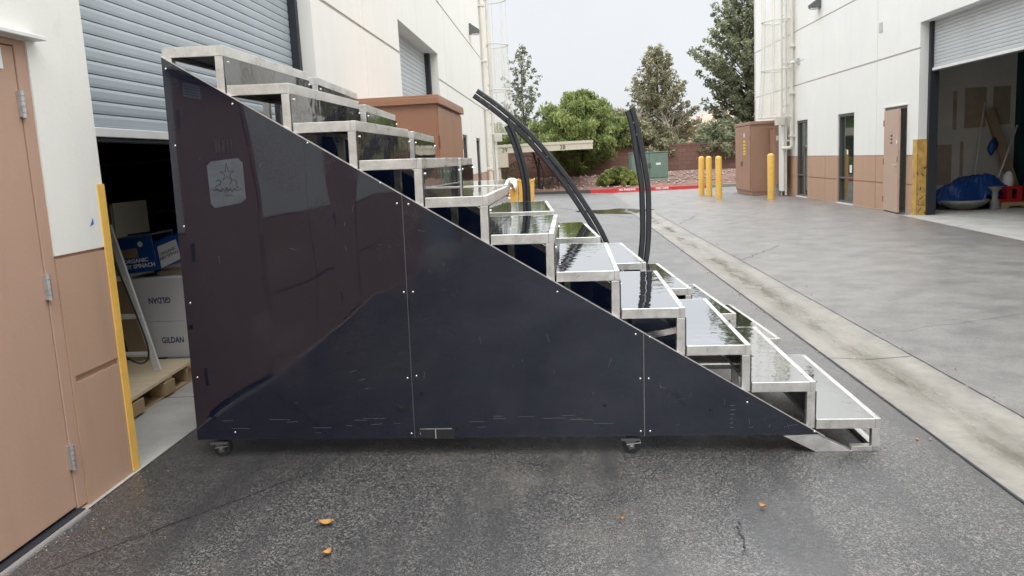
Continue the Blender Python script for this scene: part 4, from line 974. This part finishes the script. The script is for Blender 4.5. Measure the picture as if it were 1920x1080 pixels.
dr_ = leaves([(1.7, 39.85, 1.75), (1.5, 39.8, 1.5), (1.62, 39.8, 1.95), (1.9, 39.9, 1.6), (1.2, 39.8, 2.1), (1.75, 39.8, 1.25), (1.0, 39.9, 2.3)], [.4, .3, .45, .4, .5, .22, .5], [500, 300, 500, 400, 500, 160, 500], .07, 3, 1.1, 1.8, 3)
bb = [o for o in bpy.data.objects if o.name == 'broad_green_tree'][0]
lm = leafmesh('hanging_foliage', dr_-np.array([1.2, 40.9, .3]), 'lf_green', bb)
tree('pine_tree', 'tall loose olive pine in the centre with pale dead branches', (6.1, 50, .4), 7.2, [(.12, 2.2), (.30, 2.8), (.44, 2.5), (.58, 1.6), (.70, 1.85), (.80, .9), (.90, .9), (1.0, .25)], 'lf_olive', lsize=.085, clump=.27, dens=29, seed=12, trunk_r=.16, nbr=150, flat=.7)
tree('pine_tree', 'largest dark green pine at the edge of the right warehouse', (10.35, 45.5, .4), 10.8, [(.10, 2.5), (.20, 2.9), (.30, 2.8), (.40, 2.1), (.50, 2.6), (.57, 2.95), (.64, 1.9), (.76, 2.0), (.88, 1.3), (1.0, .4)], 'lf_pine', lsize=.085, clump=.29, dens=34, seed=23, trunk_r=.26, nbr=200, flat=.75)
tree('leaning_shrub_tree', 'low spreading olive tree hanging over the wall beside the tall cabinet', (8.0, 41.2, .3), 2.5, [(.35, 1.5), (.55, 1.9), (.8, 1.2), (1.0, .4)], 'lf_pine', lsize=.075, clump=.30, dens=55, seed=31, trunk_r=.10, nbr=50)
tree('leaning_shrub_tree', 'grey olive bush behind the green transformer box', (4.3, 41.0, .3), 2.5, [(.25, 1.3), (.5, 1.7), (.8, 1.2), (1.0, .4)], 'lf_olive', lsize=.075, clump=.34, dens=110, seed=33, trunk_r=.08, nbr=46)
tree('leaning_shrub_tree', 'brownish olive bush left of the green transformer box behind the wall', (3.3, 41.5, .3), 3.3, [(.25, 1.0), (.5, 1.3), (.8, 1.0), (1.0, .4)], 'lf_olive', lsize=.075, clump=.32, dens=80, seed=34, trunk_r=.07, nbr=36)
tree('background_tree', 'small dark tree far off behind the thin sparse tree', (-2.6, 60, .4), 3.9, [(.35, 1.2), (.6, 1.5), (.85, .9), (1.0, .3)], 'lf_pine', lsize=.12, clump=.45, dens=90, seed=41, trunk_r=.12, nbr=32)
tree('background_tree', 'bushy dark tree behind the right ends of the carport and wall', (-3.4, 44.5, .4), 2.9, [(.3, 1.6), (.6, 1.9), (.85, 1.2), (1.0, .4)], 'lf_green', lsize=.08, clump=.4, dens=120, seed=44, trunk_r=.1, nbr=40)
# round lime shrub
shr = thing('round_shrub', 'rounded lime green shrub on the planting bed behind the red curb', 'shrub', (2.5, 34.45, .12))
rs = random.Random(9); cs, rr, pk = [], [], []
for i in range(170):
    a_ = rs.uniform(0, 2*math.pi); e_ = rs.uniform(.05, 1.45); R_ = rs.uniform(.78, 1.0); cs.append((R_*.86*math.cos(a_)*math.cos(e_), R_*.62*math.sin(a_)*math.cos(e_), .08+R_*.70*math.sin(e_))); rr.append(.12); pk.append(170)
leafmesh('foliage', leaves(cs, rr, pk, .035, 2.6, .8, 0, 5), 'lf_shrub', shr)
sb_ = MB()
for i in range(16): a_ = rs.uniform(0, 6.28); sb_.tube([(0.05*math.cos(a_), .05*math.sin(a_), -.08), (.25*math.cos(a_), .2*math.sin(a_), .25), (.55*math.cos(a_), .42*math.sin(a_), .5)], [.018, .012, .005], 5)
sb_.build('stems', 'bark', shr)
# bare dark trunks
bt = thing('bare_tree', 'bare wet dark multi-stemmed small tree under the carport edge', 'tree', (-.80, 34.7, .14)); m_ = MB(); rs = random.Random(6)
for x0, x1, x2, z1, z2, r_ in ((0, -.02, -.18, .9, 1.62, .05), (.05, .05, .05, .8, 1.35, .05), (.12, .22, .02, .7, 1.3, .035), (-.02, -.1, -.75, 1.3, 1.45, .022), (.3, .62, .58, .6, 1.2, .02), (.0, .08, .35, 1.2, 1.75, .02)):
    m_.tube(smooth_path([(x0, 0, -.1), (x1, rs.uniform(-.1, .1), z1), (x2, rs.uniform(-.2, .2), z2)], 4), r_*.8, 6)
for i in range(26):
    a_ = Vector((rs.uniform(-.3, .3), 0, rs.uniform(.9, 1.4))); m_.tube([a_, a_+Vector((rs.uniform(-.5, .5), rs.uniform(-.3, .3), rs.uniform(-.1, .4)))], .006, 4)
m_.build('trunk', 'barkd', bt)
leafmesh('twig_leaves', leaves([(-1.15, .2, .95), (-1.5, .3, .8), (-.9, .3, 1.1), (-1.3, .2, .6)], [.3, .3, .25, .3], [90, 90, 60, 80], .06, 2, 1, 0, 9), 'lf_olive', bt)
# pale dead branches in the pine are separate bare tree behind it
db = thing('dead_tree', 'pale leafless tree showing between the pines', 'tree', (7.0, 48.5, .4)); m_ = MB(); rs = random.Random(16)
def twig(p, d, l, r_, dep):
    q_ = p+d*l; m_.tube([p, (p+q_)/2+Vector((rs.uniform(-.04, .04),)*3)*l, q_], [r_, r_*.8, r_*.55], 5)
    if dep:
        for k in range(3): twig(p+(q_-p)*rs.uniform(.5, 1), (d+Vector((rs.uniform(-.8, .8), rs.uniform(-.6, .6), rs.uniform(-.2, .6)))).normalized(), l*.68, r_*.6, dep-1)
twig(Vector((0, 0, -.1)), Vector((.05, 0, 1)), 1.8, .06, 4)
m_.build('trunk', mat('pale_dead_wood', (0.45, 0.38, 0.33), .8), db)
db2 = copy_tree(db); db2.location = (4.0, 47.0, .4); db2.rotation_euler = (0, 0, 1.2); db2['label'] = 'pale leafless tree left of the olive pine behind the wall'

# ------------------------------------------------------------ houses beyond the wall
def house(loc, w_, d_, h, rh, wm, label, chim=None):
    t = thing('house', label, 'house', loc)
    MB().box(0, w_, 0, d_, 0, h).build('wall', wm, t)
    rf = MB(); e_ = .5; ins = min(w_, d_)*.42
    vs = [(-e_, -e_, h), (w_+e_, -e_, h), (w_+e_, d_+e_, h), (-e_, d_+e_, h), (ins, d_/2, h+rh), (w_-ins, d_/2, h+rh)]
    rf.add(vs, [(0, 1, 5, 4), (1, 2, 5), (2, 3, 4, 5), (3, 0, 4), (0, 3, 2, 1)]); r_ = rf.build('roof', 'tile', t)
    for x in (w_*.2, w_*.6): 
        wn = MB().box(x, x+1.2, -.03, .0, h-1.6, h-.5).build('window', 'frame', t); MB().box(x+.06, x+1.14, -.035, -.031, h-1.54, h-.56).build('pane', 'glass', wn)
    return t
h1 = house((9.0, 62, .3), 11, 9, 2.9, 1.5, 'stucco', 'yellow stucco house with tiled roof behind the right hand trees')
h2 = house((-9.0, 66, .3), 8.5, 8, 2.7, 1.0, 'stucco2', 'low tan house with tiled roof behind the thin sparse tree')
h3 = house((1.6, 68, .3), 7.0, 8, 3.3, .9, 'stucco2', 'tan house showing a dark roof unit above the broad green tree')
MB().box(2.1, 3.1, 2.0, 3.0, 4.1, 5.05).build('roof_unit', 'frame', h3)

# ------------------------------------------------------------ leaves on the asphalt
def fallen(x, y, rz, label, l=.055, m='leaf_dry'):
    mb = MB(); n_ = 8; vs = []
    for i in range(n_+1):
        t = i/n_; w_ = .32*l*math.sin(math.pi*t)**.8; z = .006+.010*abs(2*t-1)**2
        vs += [((t-.5)*l, -w_, z+.007), ((t-.5)*l, 0, z), ((t-.5)*l, w_, z+.008)]
    mb.add(vs, [(3*i+k, 3*i+k+1, 3*i+k+4, 3*i+k+3) for i in range(n_) for k in range(2)])
    o = mb.build('fallen_leaf', m, loc=(x, y, gz(x)+.003)); o.rotation_euler = (0, 0, rz); tag(o, label, 'leaf', 'dry leaves on the asphalt'); return o
fallen(-1.0, 3.12, .05, 'yellow orange dry leaf lying furthest left below the navy side panel', .066)
fallen(-.925, 2.86, 1.0, 'pale orange leaf nearest the bottom edge of the photo', .045)
fallen(.78, 3.24, -.7, 'small reddish curled leaf right of centre near the crack', .035)
fallen(.20, 3.13, .3, 'tiny brown leaf scrap lying between the other dry leaves', .022)
fallen(1.95, 3.15, .2, 'tiny brown leaf far right near the gutter', .03)

dbm = MB(); rs = random.Random(77)
for i in range(420):
    if i < 160: x = -2.12+abs(rs.gauss(0, .10)); y = rs.uniform(2.4, 3.75)
    elif i < 300: x = rs.uniform(-2.0, 3.2); y = rs.uniform(2.5, 3.8)
    else: x = rs.choice((1.80, 2.45))+rs.gauss(0, .05); y = rs.uniform(3, 14)
    s_ = rs.uniform(.0015, .0045) if y < 4 else rs.uniform(.004, .010); z = gz(x)+s_*.5
    vs = [(x+s_*a_*rs.uniform(.6, 1.3), y+s_*b_*rs.uniform(.6, 1.3), z+s_*.8*c_) for a_, b_, c_ in ((1, 0, 0), (0, 1, 0), (-1, 0, 0), (0, -1, 0), (0, 0, 1), (0, 0, -1))]
    dbm.add(vs, [(0, 1, 4), (1, 2, 4), (2, 3, 4), (3, 0, 4), (1, 0, 5), (2, 1, 5), (3, 2, 5), (0, 3, 5)], rs.choice((0, 0, 0, 1)))
tag(dbm.build('grit', ['rock', 'leaf_dry']), 'fine grit and leaf crumbs lying loose on the asphalt', 'grit', kind='stuff')

# ------------------------------------------------------------ left bay contents
F0 = .042
pl = thing('pallet', 'plywood topped pallet on blocks inside the left bay', 'pallet', (-3.0, 5.1, F0))
MB().prism([(.44, -.60), (.37, .47), (-.55, .52), (-.62, -.55)], 'z', .118, .136).build('plywood_top', 'ply', pl)
for x, y in ((.33, .38), (.36, 0.0), (.38, -.45), (-.2, .4), (-.2, 0), (-.2, -.45)): MB().box(x-.06, x+.05, y-.07, y+.07, .014, .100).build('block', 'wood', pl, bevel=.004)
for y in (.38, 0, -.45): MB().box(-.55, .40, y-.05, y+.05, .10, .117).build('slat', 'wood', pl)
for x in (.34, -.2): MB().box(x-.05, x+.05, -.55, .48, 0.0, .013).build('slat', 'wood', pl)
def carton(loc, w_, d_, h, label, s_, flip):
    t = thing('carton', label, 'box', loc, group='pale grey lettered cartons on the pallet')
    b_ = MB().box(0, w_, 0, d_, .001, h-.001).build('body', 'box', t, bevel=.003)
    up = (0, 0, -1) if flip else (0, 0, 1); xd = (-1, 0, 0) if flip else (1, 0, 0)
    # front face normal is -y: x right, up z
    text('lettering', s_, .060, 'navyink', b_, frame_mx(((.25 if flip else .30), -.0008, (.155 if flip else .125)), xd, up) @ Matrix.Diagonal((.74, 1, 1, 1)), bold=.0012)
    MB().box(w_*.15, w_*.9, d_*.5-.03, d_*.5+.03, h-.0005, h+.0004).build('tape', 'card', t)
    return t
carton((-3.10, 5.63, F0+.136), .52, .38, .262, 'lower pale grey carton with upright navy lettering', 'GILDAN', False)
carton((-3.12, 5.64, F0+.136+.263), .54, .38, .315, 'upper pale grey carton with upside down navy lettering', 'GILDAN', True)
cd = MB().box(-.3, .3, -.2, .2, 0, .03).box(-.28, .28, -.18, .18, .03, .055); tag(cd.build('cardboard_sheets', 'card', loc=(-2.62, 5.95, F0+.136+.58)), 'flattened brown cardboard on top of the pale cartons', 'cardboard')
sbx = thing('spinach_box', 'open blue produce box with white lettering tilted on the cartons', 'produce box', (-3.235, 5.70, .775), (0, R(-5), 0))
W_, D_, H_ = .35, .34, .255
b_ = MB(); tt = .006
b_.box(0, W_, 0, tt, 0, H_); b_.box(0, W_, D_-tt, D_, 0, H_+.02); b_.box(0, tt, tt, D_-tt, 0, H_); b_.box(W_-tt, W_, tt, D_-tt, 0, H_*.55); b_.box(tt, W_-tt, tt, D_-tt, 0, tt)
bo = b_.build('body', 'bluebox', sbx)
fl = MB().prism([(W_, 0), (W_+.22, .06), (W_+.24, .25), (W_+.01, .20)], 'y', .002, .010).build('side_flap', 'bluebox', sbx)
MB().prism([(W_+.03, .01), (W_+.19, .06), (W_+.175, .20), (W_+.03, .165)], 'y', -.0006, .0012).build('white_label', 'paper', fl)
text('lettering', 'ORGANIC\nBABY SPINACH', .030, 'navyink', fl, frame_mx((W_+.107, -.0015, .11), (1, 0, .3), (0, 0, 1)))
text('lettering', 'ORGANIC\nBABY SPINACH', .040, 'whiteink', bo, frame_mx((.205, -.0012, .065), (1, 0, 0), (0, 0, 1)), bold=.0012)
MB().box(.06, .23, -.0010, -.0002, .11, .175).build('printed_panel', 'card', bo)
MB().box(.01, W_, .01, D_, H_+.0, H_+.008).build('lid_edge', 'card', sbx)
MB().lathe([(.001, 0), (.02, 0)], 16).build('round_seal', 'paper', bo, loc=(.26, -.002, .20)).rotation_euler = (R(90), 0, 0)
fc = thing('file_cabinet', 'beige steel filing cabinet at the back of the left bay', 'filing cabinet', (-4.22, 7.0, F0))
MB().box(0, .34, 0, .6, 0, 1.22).build('body', 'filecab', fc, bevel=.004)
for z in (.03, .33, .63, .93):
    d_ = MB().box(.012, .328, -.016, -.001, z, z+.27).build('drawer', 'filecab', fc, bevel=.004); MB().box(.11, .23, -.035, -.017, z+.10, z+.118).build('handle', 'ink', d_); MB().box(.14, .20, -.019, -.0165, z+.17, z+.20).build('label_holder', 'ink', d_)
al = thing('aluminium_ladder', 'bare aluminium step ladder leaning in the left bay opening', 'ladder', (0, 0, 0))
A0, A1 = Vector((-2.72, 5.22, F0+.137)), Vector((-2.99, 5.31, 1.16)); B0, B1 = A0+Vector((-.40, .02, .0)), A1+Vector((-.34, .02, 0))
MB().beam(A0, A1, .040, .022, up=(0, 1, 0)).build('side_rail', 'rail_white', al); MB().beam(B0, B1, .040, .022, up=(0, 1, 0)).build('side_rail', 'rail_white', al)
for k in range(5): f_ = .12+.26*k; MB().tube([A0+(A1-A0)*f_, B0+(B1-B0)*f_], .018, 10).build('rung', 'rail_white', al)
MB().tube(smooth_path([A0+(A1-A0)*.78+Vector((-.03, -.03, 0)), A0+(A1-A0)*.5+Vector((0, -.04, 0)), A0+(A1-A0)*.14+Vector((.0, -.04, 0)), A0+(A1-A0)*.08+Vector((-.12, -.04, 0)), A0+(A1-A0)*.3+Vector((-.3, -.04, 0))], 8), .006, 6).build('cord', 'ink', al)
bdl = MB().beam((-3.0, 5.56, F0+.137), (-3.18, 5.60, 1.0), .16, .02, up=(0, 1, 0)); tag(bdl.build('wood_board', 'card'), 'weathered board leaning behind the aluminium ladder', 'board')
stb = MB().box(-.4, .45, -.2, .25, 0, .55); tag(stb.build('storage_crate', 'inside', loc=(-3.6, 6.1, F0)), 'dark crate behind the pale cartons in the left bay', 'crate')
# vague shelving deep in the bay
shv = thing('shelving', 'dark storage shelving deep inside the left bay', 'shelving', (-5.6, 9.6, F0))
for z in (.4, 1.0, 1.6): MB().box(0, 2.6, 0, .5, z, z+.03).build('shelf', 'galv', shv)
for x in (0, 2.56): 
    for y in (0, .46): MB().box(x, x+.04, y, y+.04, 0, 2.0).build('upright', 'galv', shv)
random.seed(21)
for i in range(7): tag(MB().box(0, .28, 0, .3, 0, random.uniform(.15, .35)).build('stored_box', random.choice(['card', 'inside', 'filecab']), loc=(-5.5+.36*i, 9.65, F0+(1.03 if i % 2 else .43))), ['brown', 'dark', 'pale', 'small', 'squat', 'tall', 'last'][i]+' box on the dark shelving deep in the left bay', 'box', 'boxes on the dark shelving')

# ------------------------------------------------------------ right bay contents
pb_ = thing('stone_basin', 'round fluted grey stone basin on the right bay floor', 'basin', (8.10, 17.0, .005))
m_ = MB().lathe([(.18, 0), (.22, .02), (.36, .09), (.435, .15), (.445, .19), (.42, .20), (.40, .18), (.30, .09), (.001, .06)], 48, wob=.015); m_.build('bowl', 'stone', pb_, smooth=True)
pdl = MB().lathe([(.10, 0), (.10, .05), (.085, .06), (.095, .10), (.09, .15), (.05, .20), (.06, .28), (.045, .33), (.13, .42), (.14, .44), (.001, .42)], 24)
tag(pdl.build('stone_pedestal', 'stone', smooth=True, loc=(8.62, 16.85, .005)), 'small turned stone pedestal beside the round basin', 'pedestal')
# tarp draped over a heap
tp = MB(); nx, ny = 40, 22; vs = []; random.seed(4)
def th_f(u_, v_):
    base = .25+.30*math.sin(min(1, u_*1.15)*math.pi*.62)**1.2; edge = min(1, v_*4, (1-v_)*4, u_*5+.15, (1-u_)*4+.1)
    return max(.02, base*edge**.7)+.020*math.sin(19*u_+9*v_)+.018*math.sin(11*u_-23*v_)+.010*math.sin(41*u_+17*v_)
for j in range(ny+1):
    for i in range(nx+1):
        u_, v_ = i/nx, j/ny; low = .16 if u_ < .62 else .30
        vs.append((7.62+1.5*u_, 17.02+.75*v_-.03*math.sin(9*u_), max(low if v_ > .02 else low-.03, th_f(u_, v_)+.10)+.012*random.uniform(-1, 1)))
tp.add(vs, [(j*(nx+1)+i, j*(nx+1)+i+1, (j+1)*(nx+1)+i+1, (j+1)*(nx+1)+i) for j in range(ny) for i in range(nx)])
to = tp.build('tarp', 'tarp', smooth=False); tag(to, 'crumpled blue tarp heaped behind the stone basin', 'tarp')
sd = to.modifiers.new('s', 'SOLIDIFY'); sd.thickness = .006
hp = MB().box(7.72, 8.95, 17.15, 17.68, .005, .17); hp.box(8.3, 8.95, 17.2, 17.65, .171, .30); tag(hp.build('covered_heap', 'dark'), 'dark heap of goods under the blue tarp', 'heap')
rcr = thing('red_crate', 'red plastic crate on a low wooden block in the right bay', 'crate', (8.86, 16.88, .125))
m_ = MB(); m_.box(0, .30, 0, .03, .0, .06); m_.box(0, .30, 0, .03, .25, .30); m_.box(0, .10, 0, .03, .06, .25); m_.box(.20, .30, 0, .03, .06, .25); m_.box(0, .03, .03, .3, 0, .3); m_.box(.27, .3, .03, .3, 0, .3); m_.box(.03, .27, .03, .3, .27, .3); m_.build('frame', 'red', rcr)
MB().box(-.26, -.005, -.02, .25, 0, .05).build('tray', 'red', rcr)
plt = thing('wood_block', 'pale notched wooden pallet piece under the red crate', 'pallet', (8.72, 16.75, .005))
MB().prism([(0, 0), (.10, 0), (.14, .045), (.38, .045), (.42, 0), (.62, 0), (.62, .115), (0, .115)], 'y', 0, .4).build('body', 'wood', plt)
def pole(a_, b_, label, m='galv', w_=.035):
    o = MB().tube([a_, b_], w_/2, 10).build('pole', m); return tag(o, label, 'pole', 'poles leaning in the right bay')
pole((8.60, 17.72, .3), (9.0, 18.14, 2.12), 'thin pale pole leaning steeply on the drywall', 'rail_white')
pole((8.86, 17.3, .45), (9.55, 17.9, 1.62), 'thin grey pole slanting to the right above the tarp', 'rail_white')
bm_ = MB().beam((9.42, 17.45, .0), (9.06, 18.08, 1.98), .17, .10, up=(0, 1, 0)); tag(bm_.build('timber', 'card'), 'wide brown timber leaning at the drywall end', 'timber')
bag = MB(); vs = []
for j in range(9):
    for i in range(12):
        a_ = 2*math.pi*i/12; b2 = math.pi*j/8; q_ = 1+.15*math.sin(3*a_+j); vs.append((.09*math.sin(b2)*math.cos(a_)*q_+.03*math.cos(b2), .08*math.sin(b2)*math.sin(a_)*q_, .17*math.cos(b2)*(1+.2*math.sin(a_*2))))
bag.add(vs, [(j*12+i, j*12+(i+1) % 12, (j+1)*12+(i+1) % 12, (j+1)*12+i) for j in range(8) for i in range(12)])
tag(bag.build('blue_bag', 'tarp', loc=(8.99, 17.75, 1.22), smooth=True), 'small blue bag hanging by the brown timber', 'bag')
mc = MB().lathe([(.001, .3), (.05, .28), (.09, .2), (.10, .1), (.09, 0)], 16); tag(mc.build('paint_jug', 'paper', loc=(9.05, 17.2, .42), smooth=True), 'white jug standing at the right end of the tarp', 'jug')
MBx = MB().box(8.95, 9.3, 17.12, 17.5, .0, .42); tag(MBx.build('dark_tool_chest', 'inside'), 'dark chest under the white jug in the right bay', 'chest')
for k, (x, hh) in enumerate(((7.46, 1.5), (7.52, 1.2), (7.60, .9))): tag(MB().beam((x, 17.2+.1*k, .005), (x-.12, 17.9, hh), .06, .02, up=(0, 1, 0)).build('scrap_strip', ['galv', 'card', 'drywall'][k]), ['tallest metal', 'middle brown', 'short pale'][k]+' strip leaning just inside the right bay', 'strip', 'strips leaning inside the right bay')
